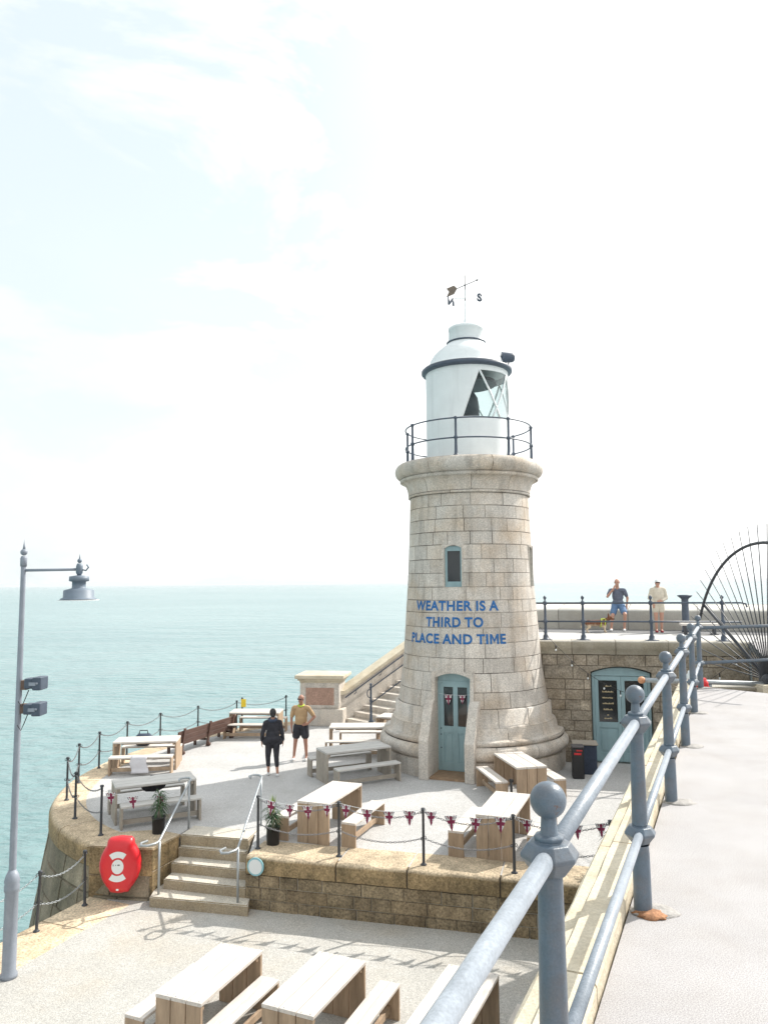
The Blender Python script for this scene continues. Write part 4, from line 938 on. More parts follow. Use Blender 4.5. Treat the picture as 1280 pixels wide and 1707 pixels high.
def fence(name, label, posts, z, h=.95, skip=(), sag=(.16, .13), mt='iron', lean=0):
    r_ = thing(name, label, 'fence')
    for (x, y) in posts: stanchion(r_, V((x, y, z)), h, lean)
    for i, (a, b) in enumerate(zip(posts, posts[1:])):
        if i in skip: continue
        for hh_, sg in ((h-.06, sag[0]), (.45, sag[1])):
            obj('chain', chain_bm(V((a[0], a[1], z+hh_)), V((b[0], b[1], z+hh_)), sg), M[mt], r_)
    return r_
M['chain'] = mat('grey_chain', (.22, .22, .23), .5, metal=.3)
front = [(-2.34, 14.36), (-.84, 13.94), (.63, 13.50), (2.11, 13.10), (3.62, 12.75)]
fence('chain_fence', 'black posts and sagging chains on the retaining wall in front of the picnic tables', front, ZB, mt='chain')
seaf = [(-5.50, 15.18), (-6.43, 16.25), (-7.17, 17.62), (-7.50, 19.1), (-7.56, 20.6), (-7.33, 22.1), (-6.8, 23.5), (-5.98, 24.8), (-4.95, 25.85), (-3.45, 26.95)]
fence('chain_fence', 'black posts with chains following the curved sea edge of the lighthouse terrace', seaf, ZB, mt='chain')
fence('chain_fence', 'leaning black posts with pale chains on the quay edge of the lower terrace', [(-5.40, 14.20), (-5.80, 13.18), (-6.35, 11.9), (-6.6, 10.4)], ZA, h=.97, mt='galv', lean=R(-2))
mk = thing('marker_post', 'short black post with a small yellow tag at the far sea edge', 'post', (-4.75, 25.75, ZB))
bm = B(); lathe(bm, [(.04, 0), (.03, .05), (.025, .95), (.045, 1.0), (.03, 1.06), (0, 1.07)], 8); obj('post', bm, M['iron'], mk)
bm = B(); box(bm, (.05, -.04, .88), (.16, .015, .26), bev=.005); obj('tag', bm, M['yellow'], mk)

# ------------------------------------------------------------------ pennants
def jack(u, v):   # u,v in -1..1 ; 0 white 1 navy 2 red
    if abs(u) < .2 or abs(v+.0) < .16: return 2
    if abs(u) < .36 or abs(v) < .30: return 0
    d = abs(abs(u)-abs(v)*1.0)
    if d < .11: return 2
    if d < .30: return 0
    return 1
def pennant_mesh(w_, h):
    bm = B(); n = 14
    for i in range(n):
        for j in range(n):
            t0, t1 = i/n, (i+1)/n; q0, q1 = -1+2*j/n, -1+2*(j+1)/n
            def pt_(q, t): return (q*(1-t)*w_/2, .012*math.sin(3*t+2*q), -t*h)
            vs = [bm.verts.new(pt_(q, t)) for q, t in ((q0, t0), (q1, t0), (q1, t1), (q0, t1))]
            f_ = bm.faces.new(vs if t1 < .999 else vs[:3]); um = (q0+q1)/2*(1-(t0+t1)/2); f_.material_index = jack(um*1.0, .62-1.5*(t0+t1)/2)
            if t1 >= .999: bm.verts.remove(vs[3])
    bmesh.ops.remove_doubles(bm, verts=bm.verts, dist=.0005)
    return bm
pen = obj('pennant', pennant_mesh(.20, .25), [M['jw'], M['jn'], M['jr']], None, smooth='keep')
first_pen = [True]
def bunting(label, spans, ang=None):
    r_ = thing('bunting', label, 'bunting'); bm = B(); pos = []
    for (a, b, sag, ts) in spans:
        a, b = V(a), V(b); tube(bm, catenary(a, b, sag, 16), .004, 4)
        for t_ in ts: pos.append((a.lerp(b, t_)-V((0, 0, sag*4*t_*(1-t_))), math.atan2(b.y-a.y, b.x-a.x)))
    obj('string', bm, M['whitep'], r_)
    for p_, an in pos:
        if first_pen[0]: o = pen; first_pen[0] = False
        else: o = pen.copy(); col.objects.link(o)
        o.parent = r_; o.location = p_; o.rotation_euler = (random.uniform(-.15, .15), random.uniform(-.08, .08), an+random.uniform(-.25, .25)); s_ = random.uniform(.9, 1.1); o.scale = (s_, 1, s_)
    return r_
fz = ZB+.93
fpts = [V((x, y-.03, fz)) for x, y in front]
bunting('string of union flag pennants along the chain fence before the picnic tables', [(fpts[0], fpts[1], .10, (.17, .40, .62, .86)), (fpts[1], fpts[2], .08, (.09, .34, .60, .84)), (fpts[2], fpts[3], .08, (.09, .31, .59, .86)), (fpts[3], fpts[4], .10, (.14, .42, .66, .90))])
bunting('short string of union flag pennants beside the grey picnic table near the handrail', [((-5.50, 15.18, ZB+.85), (-4.12, 15.3, ZB+.75), .10, (.12, .42, .80))])
wp = lambda v_: V((AX, AY, ZB))+v_
bunting('two small union flag pennants hung across the glazed top of the lighthouse door', [(wp(dp(-.44, .06, 1.98)), wp(dp(.44, .06, 1.98)), .03, (.30, .72))])

# ------------------------------------------------------------------ festoon lights
fl_ = thing('festoon_lights', 'drooping cable of small bulbs strung along the tan wall above the double door', 'string lights')
ca, cb = V((4.15, 20.6, .55)), V((9.3, 19.2, .35)); bm = B(); CP = catenary(ca, cb, 1.65, 40); tube(bm, CP, .006, 4); obj('cable', bm, M['black'], fl_)
for k in (3, 6, 9, 12, 15, 18, 21, 24, 27, 30, 33, 36):
    bm = B(); tube(bm, [CP[k], CP[k]-V((0, 0, .09))], .016, 6); o = obj('lamp_holder', bm, M['black'], fl_)
    bm = B(); ball(bm, CP[k]-V((0, 0, .13)), .024, (1, 1, 1.3), 10); obj('bulb', bm, M['whitep'], o)

# ================================================================== STEEL HANDRAILS
def handrail(label, lo, hi, zlo, zhi):
    r_ = thing('handrail', label, 'handrail', group='steel handrails of the terrace steps'); lo, hi = V(lo), V(hi); d = (hi-lo).to_2d().normalized(); dv = V((d.x, d.y, 0)); n = V((-d.y, d.x, 0))
    tl = lo+V((0, 0, .92)); th = hi+V((0, 0, .92))
    bm = B(); tube(bm, [lo, tl], .021, 10); obj('post', bm, M['galv'], r_)
    bm = B(); tube(bm, [hi, th], .021, 10); obj('post', bm, M['galv'], r_)
    bm = B(); A_ = tl-dv*.02; C_ = th+dv*.02
    def loop(c, s_):
        return [c+dv*s_*(.0)+n*.0, c+dv*s_*.12+n*.02, c+dv*s_*.24+n*.10, c+dv*s_*.26+n*.22, c+dv*s_*.14+n*.28, c+dv*s_*.0+n*.22]
    tube(bm, loop(A_, -1)[::-1]+[A_.lerp(C_, .5)]+loop(C_, 1), .021, 10); obj('rail', bm, M['galv'], r_)
handrail('left galvanised steel handrail with looped ends beside the red lifebuoy case', (-4.09, 14.22, ZA+.18), (-3.89, 15.5, ZB), 0, 0)
handrail('right galvanised steel handrail with looped ends above the round white sign', (-2.60, 13.84, ZA+.18), (-2.50, 15.7, ZB), 0, 0)

# ================================================================== LIFEBUOY CASE
lb = thing('lifebuoy_case', 'bright red plastic lifebuoy housing with white markings mounted by the steps', 'lifebuoy', (-4.80, 14.27, ZA), R(6))
def ov(k):  # outline of the case
    a = 2*PI*k/64; return .365*math.cos(a), .44*math.sin(a)
def case_outline(z):
    # half width as a function of height 0..1
    K = [(0, .02), (.02, .16), (.09, .20), (.13, .235), (.25, .31), (.42, .362), (.55, .365), (.68, .335), (.80, .275), (.84, .245), (.87, .235), (.94, .225), (.98, .18), (1.0, .02)]
    for (a, ra), (b, rb_) in zip(K, K[1:]):
        if z <= b: return ra+(rb_-ra)*(z-a)/(b-a)
    return .02
H = .98; Zc = .20
def shell(bm, y0, y1, k):
    pts = []
    zs = [0, .01, .02, .05, .09, .13, .19, .25, .33, .42, .5, .55, .62, .68, .74, .80, .84, .87, .91, .94, .965, .98, .99, 1.0]
    outl = [(case_outline(z)*k, Zc+H/2+(z-.5)*H*k) for z in zs] + [(-case_outline(z)*k, Zc+H/2+(z-.5)*H*k) for z in zs[::-1]]
    return outl
bm = B(); rings = []
for y, k in ((.10, .90), (.09, .97), (.02, 1.0), (.012, .985), (.0, .985), (-.008, 1.0), (-.05, .985), (-.10, .90), (-.125, .78), (-.135, .55), (-.138, .25)):
    rings.append([bm.verts.new((x, y, z)) for x, z in shell(bm, 0, 0, k)])
n = len(rings[0])
for r1, r2 in zip(rings, rings[1:]):
    for j in range(n): bm.faces.new((r1[j], r1[(j+1) % n], r2[(j+1) % n], r2[j])).smooth = True
bm.faces.new(rings[0]); bm.faces.new(rings[-1][::-1]); obj('housing', bm, M['red'], lb, smooth=True)
def frontz(x, z):   # surface of the case front
    r_ = math.hypot(x/.36, (z-(Zc+.5*H))/.49)
    return -.1395 if r_ < .55 else -.139+.03*(r_-.55)
cx_, cz_ = -.02, Zc+.50*H
bm = B(); vs = [bm.verts.new((cx_+.105*math.cos(2*PI*k/28), -.143, cz_+.125*math.sin(2*PI*k/28))) for k in range(28)]; bm.faces.new(vs[::-1]); obj('round_label', bm, M['whitep'], lb, smooth='keep')
for s_ in (-1, 1):
    bm = B(); A_, C_ = [], []
    for k in range(13):
        a = PI/2-R(38)+R(76)*k/12
        A_.append(bm.verts.new((cx_+.155*math.cos(a)*.95, -.1425, cz_+s_*.155*math.sin(a)))); C_.append(bm.verts.new((cx_+.255*math.cos(a)*.95, -.1415 if True else 0, cz_+s_*.262*math.sin(a))))
    for k in range(12): bm.faces.new((A_[k], A_[k+1], C_[k+1], C_[k]))
    obj('curved_label', bm, M['whitep'], lb)
bm = B()
for (x, w_, h_) in ((-.075, .012, .03), (-.03, .01, .02), (.01, .02, .022), (.03, .014, .02)): box(bm, (cx_+x, -.1445, cz_+.03), (w_, .002, h_))
obj('small_print', bm, M['inkp'], lb)
bm = B(); box(bm, (cx_, -.118, Zc+.09), (.045, .012, .038), bev=.004); obj('latch', bm, M['whitep'], lb)
bm = B(); box(bm, (0, .15, .7), (.3, .14, .06)); obj('wall_bracket', bm, M['iron'], lb)
sg = thing('round_sign', 'small round white sign with blue rim on the coping corner right of the steps', 'sign', (-2.30, 13.90, ZB-.14), R(-14))
bm = B(); tube(bm, [(0, 0, 0), (0, -.02, 0)], .155, 32); obj('rim', bm, mat('pale_blue_paint', (.25, .5, .56), .5), sg)
bm = B(); tube(bm, [(0, -.018, 0), (0, -.026, 0)], .125, 32); obj('face', bm, M['whitep'], sg)

# ================================================================== PICNIC TABLES
def plank_box(bm, cx, cy, z0, z1, lx, ly, n, axis, gap_=.011):
    """n planks side by side along axis"""
    for k in range(n):
        if axis == 'y': w_ = ly/n; box(bm, (cx, cy-ly/2+w_*(k+.5), (z0+z1)/2+random.uniform(-.0015, .0015)), (lx+random.uniform(-.004, .004), w_-gap_, z1-z0), bev=.004)
        else: w_ = lx/n; box(bm, (cx-lx/2+w_*(k+.5), cy, (z0+z1)/2), (w_-gap_, ly, z1-z0), bev=.004)
def make_table(L_, W_, H_=.75, grey=False, name='picnic_table'):
    t_ = bpy.data.objects.new(name, None); col.objects.link(t_); th = .045
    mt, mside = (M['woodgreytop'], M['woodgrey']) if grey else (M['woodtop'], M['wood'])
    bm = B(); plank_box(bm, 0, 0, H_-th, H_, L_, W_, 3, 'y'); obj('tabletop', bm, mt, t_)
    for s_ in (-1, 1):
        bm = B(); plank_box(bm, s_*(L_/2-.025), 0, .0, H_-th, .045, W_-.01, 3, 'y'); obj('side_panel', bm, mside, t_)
    for s_ in (-1, 1):
        bm = B()
        for k in range(3):
            for q in (-.25, .25): lathe(bm, [(.006, 0), (.006, .002)], 8, (s_*(L_/2-.03), (k-1+q)*W_/3, H_))
        so2 = obj('screws', bm, M['iron'], t_); so2['kind'] = 'stuff'
    for s_ in (-1, 1): bm = B(); box(bm, (s_*(L_/2-.08), 0, H_-th-.035), (.05, W_*.9, .07)); obj('batten', bm, mside, t_)
    bm = B(); box(bm, (0, 0, H_-th-.045), (L_-.3, .05, .09)); obj('beam', bm, mside, t_)
    return t_
def make_bench(L_, W_=.29, H_=.45, grey=False):
    t_ = bpy.data.objects.new('picnic_bench', None); col.objects.link(t_); th = .04
    mt, mside = (M['woodgreytop'], M['woodgrey']) if grey else (M['woodtop'], M['wood'])
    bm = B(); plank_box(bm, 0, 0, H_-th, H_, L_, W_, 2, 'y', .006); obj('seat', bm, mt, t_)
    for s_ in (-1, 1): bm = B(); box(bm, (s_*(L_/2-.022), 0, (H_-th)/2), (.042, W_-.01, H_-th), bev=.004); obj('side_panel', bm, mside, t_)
    bm = B(); box(bm, (0, 0, .12), (L_-.09, .045, .09), bev=.003); obj('stretcher', bm, mside, t_)
    return t_
TB = [  # cx, cy, angle, L, W, z, grey, bench offsets (local y, along x shift), labels
 (-2.26, 10.31, 68.5, 1.42, .67, ZA, 0, [(.60, -.06), (-.46, -.03)], 'pale plank picnic table at the left of the lower terrace foreground', ['bench on the left of the leftmost foreground picnic table', 'bench on the right of the leftmost foreground picnic table']),
 (-.89, 10.03, 66, 1.42, .71, ZA, 0, [(-.62, .22)], 'pale plank picnic table in the middle of the lower terrace foreground', ['bench on the right of the middle foreground picnic table']),
 (.80, 9.62, 66, 1.5, .69, ZA, 0, [(-.70, 0)], 'pale plank picnic table half hidden behind the thick near railing', ['bench right of the foreground picnic table hidden by the near railing']),
 (-1.08, 15.33, 68.4, 1.55, .67, ZB, 0, [(.66, -.05), (-.70, .0)], 'pine picnic table behind the bunting nearest the potted plant', ['bench between the potted plant and the pine picnic table behind the bunting', 'bench right of the pine picnic table nearest the potted plant']),
 (2.16, 14.43, 69, 1.6, .68, ZB, 0, [(.66, -.1), (-.68, .1)], 'pine picnic table behind the bunting just left of the near railing ball', ['bench left of the pine picnic table by the near railing ball', 'bench right of the pine picnic table hidden by the near railing ball']),
 (3.06, 17.95, 101.4, 1.5, .72, ZB, 0, [(.66, .05), (-.66, .0)], 'pine picnic table standing in front of the right side of the lighthouse base', ['bench nearest the lighthouse door, left of its picnic table', 'bench right of the picnic table at the lighthouse base']),
 (-.80, 19.42, 26, 1.72, .74, ZB, 1, [(-.72, .05), (.66, -.1)], 'grey weathered picnic table in shade left of the lighthouse door', ['grey bench in front of the shaded picnic table by the lighthouse', 'grey bench behind the shaded picnic table by the lighthouse']),
 (-.72, 22.35, -1, 1.75, .74, ZB, 0, [(-.68, -.1), (.66, .2)], 'sunlit picnic table behind the grey one, left of the lighthouse base', ['bench in front of the sunlit picnic table left of the lighthouse base', 'bench behind the sunlit picnic table left of the lighthouse base']),
 (-6.30, 20.62, 6, 1.62, .72, ZB, 0, [(-.66, -.02), (.66, .0)], 'picnic table near the curved sea edge with a dark bag behind it', ['bench with the pale cloth draped over it at the sea edge', 'bench on the sea side of the table at the curved edge']),
 (-4.86, 16.42, 25.5, 1.62, .70, ZB, 1, [(-.60, .05), (.62, -.05)], 'weathered picnic table behind the left potted plant near the steps', ['grey bench just behind the left potted plant', 'grey bench on the sea side of the table behind the left potted plant']),
 (-4.15, 25.0, -3, 1.6, .76, ZB, 0, [(-.66, -.1), (.62, .1)], 'farthest picnic table beside the yellow tag at the sea edge', ['bench in front of the farthest picnic table', 'bench on the sea side of the farthest picnic table']),
 (.62, 23.75, -22, 1.7, .74, ZB, 0, [], 'picnic table half hidden behind the lighthouse at the foot of the stairs', []),
]
for (cx, cy, an, L_, W_, z_, gy_, bs, lab, bl) in TB:
    t_ = make_table(L_, W_, grey=bool(gy_)); t_.location = (cx, cy, z_); t_.rotation_euler.z = R(an); tag(t_, lab, 'picnic table', 'wooden picnic tables')
    for (oy, ox), bl_ in zip(bs, bl):
        b_ = make_bench(L_*.97, grey=bool(gy_)); v_ = Matrix.Rotation(R(an), 3, 'Z') @ V((ox, oy, 0)); b_.location = V((cx, cy, z_))+v_; b_.rotation_euler.z = R(an+random.uniform(-1.5, 1.5)); tag(b_, bl_, 'bench', 'wooden picnic benches')
# parasol holder clamp at the table by the door
cl = thing('clamp', 'small black upright clamp beside the picnic table near the lighthouse door', 'clamp', (2.72, 17.05, ZB))
bm = B(); tube(bm, [(0, 0, 0), (0, 0, .52)], .028, 8); box(bm, (0, 0, .5), (.09, .06, .06), bev=.01); tube(bm, [(0, 0, .02), (.0, .3, .03)], .02, 6); obj('stem', bm, M['black'], cl)

# long dark seat backs facing the sea
def dark_bench(label, a, b):
    a, b = V((*a, ZB)), V((*b, ZB)); d = (b-a).normalized(); L_ = (b-a).length
    r_ = thing('park_bench', label, 'bench', a, math.atan2(d.y, d.x))
    bm = B(); Mx = Matrix.Rotation(R(10), 3, 'X')
    for k in range(3): box(bm, (L_/2, .02-.02*k, .34+.133*k), (L_, .03, .131), Mx, .003)
    obj('backrest', bm, M['darkwood'], r_)
    bm = B()
    for k in range(3): box(bm, (L_/2, .14+.13*k, .40), (L_, .115, .035), None, .005)
    obj('seat', bm, M['darkwood'], r_)
    for x in (.25, L_/2, L_-.25):
        bm = B(); box(bm, (x, -.01, .36), (.07, .05, .76), Mx); box(bm, (x, .3, .2), (.07, .42, .06)); box(bm, (x, .48, .2), (.07, .06, .4)); ball(bm, (x, -.02, .06), .06, n=8); obj('leg', bm, M['darkwood'], r_)
dark_bench('long dark wooden bench seen from behind, facing the sea between two picnic tables', (-5.85, 21.9), (-4.74, 24.7))
# items on tables
bg_ = thing('bag', 'dark grey bag resting on the bench behind the picnic table at the curved sea edge', 'bag', (-6.6, 21.25, ZB+.45), R(6))
bm = B(); box(bm, (0, 0, .16), (.42, .25, .30), bev=.06); obj('body', bm, M['navycloth'], bg_, True)
bm = B(); tube(bm, [(-.12, 0, .3), (-.1, 0, .4), (.1, 0, .4), (.12, 0, .3)], .015, 6); obj('handle', bm, M['black'], bg_)
bg_ = thing('bag', 'black shoulder bag slumped on the bench behind the weathered picnic table', 'bag', (-4.95, 16.72, ZB+.45), R(25))
bm = B(); vs = bmesh.ops.create_icosphere(bm, subdivisions=3, radius=1)['verts']
for v in vs: k = 1+.2*noise.noise(v.co*2); v.co = V((v.co.x*.25*k, v.co.y*.13*k, max(v.co.z, -.7)*.15*k+.1))
obj('body', bm, M['blackcloth'], bg_, True)
bm = B(); tube(bm, [(-.18, 0, .15), (-.08, -.02, .30), (.1, 0, .28), (.18, 0, .14)], .014, 6); obj('strap', bm, M['black'], bg_)
ct = thing('cloth', 'pale cloth draped over the end of the bench at the sea edge', 'cloth', (-6.25, 19.95, ZB), R(5))
bm = B(); P_ = [(.0, .47), (-.12, .472), (-.165, .44), (-.175, .30), (-.16, .15), (-.20, .02)]
G = [[bm.verts.new((x_+.04*noise.noise(V((x_*5, y*6, z)))+(.03*math.sin(z*14)), y*1.0+.008*noise.noise(V((x_*9, z*9, 0))), z)) for x_ in [-.24+.04*i for i in range(12)]] for y, z in [(yy, zz) for yy, zz in [(P_[k][0]*(1-t)+P_[k+1][0]*t, P_[k][1]*(1-t)+P_[k+1][1]*t) for k in range(5) for t in (0, .33, .66)]]]
for a, b in zip(G, G[1:]):
    for j in range(11): bm.faces.new((a[j], a[j+1], b[j+1], b[j]))
o = obj('fabric', bm, M['bagcloth'], ct, True); so_ = o.modifiers.new('s', 'SOLIDIFY'); so_.thickness = .008; baked(o)

# ================================================================== POTTED PLANTS
def potted(label, loc, h_pot=.36, r_pot=.145, stems=((0, 0, .62),), yel=False, seed=1, lean=0):
    r_ = thing('potted_plant', label, 'plant', loc); rnd = random.Random(seed)
    bm = B(); lathe(bm, [(r_pot*.86, 0), (r_pot*.95, .02), (r_pot, h_pot*.9), (r_pot*1.08, h_pot*.91), (r_pot*1.08, h_pot), (r_pot*.98, h_pot), (r_pot*.95, h_pot-.05)], 24, cap=False); po = obj('pot', bm, M['black'], r_)
    bm = B(); lathe(bm, [(r_pot*.95, h_pot-.05), (.01, h_pot-.04)], 20, cap=False); obj('soil', bm, M['soil'], po)
    bm = B(); bl = B(); by = B()
    for (sx, sy, sh) in stems:
        p0 = V((sx, sy, h_pot-.05)); p1 = p0+V((lean, 0, sh)); tube(bm, [p0, p0.lerp(p1, .5)+V((.01, 0, 0)), p1], [.03, .024, .018], 8)
        for k in range(60):
            t_ = rnd.random(); base = p0.lerp(p1, .55+.45*t_); a = rnd.uniform(0, 2*PI); el = rnd.uniform(-.5, .75)+.9*(t_-.4)
            ln = rnd.uniform(.17, .28); d = V((math.cos(a)*math.cos(el), math.sin(a)*math.cos(el), math.sin(el))); sd_ = d.cross(V((0, 0, 1))).normalized()*.011
            tgt = by if (yel and el > .9) else bl
            q = [base, base+d*ln*.5-V((0, 0, .01)), base+d*ln*.85-V((0, 0, .05+.06*rnd.random())), base+d*ln-V((0, 0, .10+.1*rnd.random()))]
            w_ = [.7, 1, .7, .05]; up_ = V((0, 0, .003))
            vs = [(tgt.verts.new(p_+sd_*ww), tgt.verts.new(p_+up_*2), tgt.verts.new(p_-sd_*ww)) for p_, ww in zip(q, w_)]
            for x, y in zip(vs, vs[1:]): tgt.faces.new((x[0], x[1], y[1], y[0])); tgt.faces.new((x[1], x[2], y[2], y[1]))
        if yel:
            for k in range(26):
                a = rnd.uniform(0, 2*PI); el = rnd.uniform(1.0, 1.5); base = p1; ln = rnd.uniform(.2, .32); d = V((math.cos(a)*math.cos(el), math.sin(a)*math.cos(el), math.sin(el))); sd_ = V((math.sin(a), -math.cos(a), 0))*.012
                vs = [by.verts.new(base+sd_), by.verts.new(base-sd_), by.verts.new(base+d*ln)]; by.faces.new(vs)
    obj('stem', bm, M['trunk'], r_); obj('foliage', bl, M['leaf'], r_)
    if yel: obj('new_leaves', by, M['leaf2'], r_)
    else: by.free()
    r_.scale = (.85, .85, .9)
    return r_
potted('spiky potted plant in black pot beside the left steel handrail', (-4.42, 15.28, ZB), stems=((0, 0, .55), (.02, .02, .3)), seed=3)
potted('spiky potted plant with yellow-green top in black pot behind the bunting', (-2.10, 14.60, ZB), stems=((0, 0, .42), (-.02, 0, .28)), yel=True, seed=8)
potted('spiky dark green plant half hidden behind the cream kerb', (3.72, 13.15, ZB), stems=((0, 0, .35), (0, 0, .2)), seed=12)

# litter bin and box by the tan wall
bn = thing('litter_bin', 'black litter bin with red flashes standing beside the lighthouse base', 'bin', (4.72, 19.25, ZB), R(-8))
bm = B(); box(bm, (0, 0, .37), (.28, .28, .74), bev=.02); obj('body', bm, M['black'], bn)
bm = B(); box(bm, (0, 0, .765), (.30, .30, .05), bev=.015); obj('lid', bm, mat('grey_lid', (.09, .085, .09), .5), bn)
bm = B(); box(bm, (-.01, -.143, .60), (.17, .012, .05)); box(bm, (.03, -.142, .68), (.14, .01, .03)); obj('red_band', bm, M['redcloth'], bn)
bx = thing('crate', 'dark storage crate with grey lid between the litter bin and the double door', 'crate', (5.08, 19.75, ZB), R(-10))
bm = B(); box(bm, (0, 0, .36), (.46, .42, .72), bev=.015); obj('body', bm, M['navycloth'], bx)
bm = B(); box(bm, (-.05, -.02, .74), (.62, .5, .04), bev=.01); obj('lid', bm, M['woodgrey'], bx)

# ================================================================== PEOPLE
def caps(bm, a, b, ra, rb_, n=14, sx=1.0):
    a, b = V(a), V(b); d = b-a; l = d.length; k = 5; pts = []; rr = []
    for i in range(1, 5): t = math.sin(PI/2*i/4); pts.append(a-d.normalized()*ra*math.cos(PI/2*i/4)); rr.append(ra*math.sin(PI/2*i/4))
    for i in range(k+1): pts.append(a.lerp(b, i/k)) if i else None; rr.append(ra+(rb_-ra)*i/k) if i else None
    for i in range(1, 4): pts.append(b+d.normalized()*rb_*math.sin(PI/2*i/4)); rr.append(rb_*math.cos(PI/2*i/4))
    tube(bm, pts, rr, n)
def voxel(name, bm, mt, parent, vox=.011, fold=0, fs=9, loc=None):
    o = obj(name, bm, mt, parent, smooth='keep')
    md = o.modifiers.new('r', 'REMESH'); md.mode = 'VOXEL'; md.voxel_size = vox; md.use_smooth_shade = True
    sm_ = o.modifiers.new('s', 'SMOOTH'); sm_.factor = .5; sm_.iterations = 2
    baked(o)
    if fold:
        me = o.data
        for v in me.vertices: n_ = noise.noise(V((v.co.x*fs, v.co.y*fs, v.co.z*fs*.45)))+.5*noise.noise(v.co*fs*2.3); v.co += v.normal*fold*n_
    for p_ in o.data.polygons: p_.use_smooth = True
    return o
def hand(bm, w_, fdir, palm_n, side, curl=.5, s_=1.0):
    """palm + five fingers; fdir = direction of the fingers, palm_n = palm normal, side = thumb side"""
    w_ = V(w_); f = V(fdir).normalized(); pn = V(palm_n).normalized(); sd_ = V(side).normalized()
    c = w_+f*.05*s_
    for o_ in (-.022, 0, .022): caps(bm, w_+f*.015+sd_*o_*.8*s_, w_+f*.085*s_+sd_*o_*s_, .016*s_, .014*s_, 8)
    for o_, l in ((.031, .07), (.011, .08), (-.010, .074), (-.030, .058)):
        b0 = w_+f*.09*s_+sd_*o_*s_; d1 = (f+pn*curl*.5).normalized(); b1 = b0+d1*l*.5*s_; d2 = (f+pn*curl*1.4).normalized(); caps(bm, b0, b1, .0098*s_, .009*s_, 8); caps(bm, b1, b1+d2*l*.5*s_, .009*s_, .0075*s_, 8)
    t0 = w_+f*.03*s_+sd_*.028*s_; t1 = t0+(sd_*.7+f*.8+pn*.3).normalized()*.04*s_; caps(bm, t0, t1, .013*s_, .011*s_, 8); caps(bm, t1, t1+(sd_*.15+f+pn*.5).normalized()*.032*s_, .0105*s_, .009*s_, 8)
def head(bm, c, face, s_=1.0, upd=(0, 0, 1)):
    """c = centre of the skull; face = facing direction"""
    c = V(c); f = V(face).normalized(); u_ = V(upd).normalized(); r_ = f.cross(u_).normalized(); u_ = r_.cross(f)
    M3 = Matrix((r_, f, u_)).transposed()
    T = lambda x, y, z_: c+r_*x*s_+f*y*s_+u_*z_*s_
    ball(bm, T(0, -.008, .025), .1*s_, (.78, .96, .92), 20, M=M3); ball(bm, T(0, .022, -.045), .1*s_, (.60, .66, .72), 16, M=M3)
    ball(bm, T(0, .062, -.092), .028*s_, (1.1, .8, .7), 10, M=M3)                         # chin
    ball(bm, T(0, .093, .0), .1*s_, (.10, .16, .26), 10, M=M3); ball(bm, T(0, .104, -.022), .017*s_, (1.1, 1, .8), 8, M=M3)   # nose
    ball(bm, T(0, .08, -.055), .026*s_, (1.1, .5, .28), 8, M=M3)                           # lips
    ball(bm, T(0, .075, .032), .06*s_, (1, .35, .2), 10, M=M3)                             # brow
    for x in (-1, 1): ball(bm, T(.078*x, -.005, -.005), .032*s_, (.35, .7, 1.05), 8, M=M3)
    return T, M3
def glasses(name, T, M3, parent, mt):
    bm = B()
    for x in (-1, 1):
        ball(bm, T(.033*x, .092, .012), .028, (1, .25, .78), 10, M=M3)
        tube(bm, [T(.055*x, .088, .018), T(.078*x, .05, .018), T(.08*x, -.01, .012)], .004, 5)
    tube(bm, [T(-.012, .1, .016), T(.012, .1, .016)], .004, 5); return obj(name, bm, mt, parent)
def eyes(T, M3, parent):
    bm = B()
    for x in (-1, 1): ball(bm, T(.031*x, .082, .008), .011, (1.1, .6, .7), 8, M=M3)
    obj('eyes', bm, M['inkp'], parent)

# --- 1: bald man, mustard polo, black shorts, hand on hip
pm = thing('person', 'bald man in mustard polo and black shorts standing with a hand on his hip', 'person', (-2.32, 21.35, ZB), R(176)); pm.scale = (-1, 1, 1)
# local frame: +Y is the facing direction, +X his right... (rotated 190: he faces the camera, turned to his companion)
bm = B()
hipL, hipR = V((-.10, 0, .90)), V((.10, 0, .90)); kL, kR = V((-.15, .03, .49)), V((.13, .02, .49)); aL, aR = V((-.20, -.02, .09)), V((.15, -.01, .09))
for h_, k_, a_ in ((hipL, kL, aL), (hipR, kR, aR)):
    caps(bm, h_, k_, .085, .055); caps(bm, k_, a_, .054, .036); caps(bm, k_.lerp(a_, .15)+V((0, -.025, 0)), k_.lerp(a_, .5)+V((0, -.02, 0)), .052, .043)
    caps(bm, a_, a_+V((0, .11, -.045)), .038, .03)
ball(bm, (0, 0, .96), .1, (1.6, 1.15, 1.2)); ball(bm, (0, 0, 1.25), .1, (1.75, 1.2, 2.2)); caps(bm, (-.17, 0, 1.41), (.17, 0, 1.41), .06, .06); caps(bm, (0, -.01, 1.42), (0, .01, 1.56), .062, .058)
T, M3 = head(bm, (0, .02, 1.645), (-.35, 1, -.05))
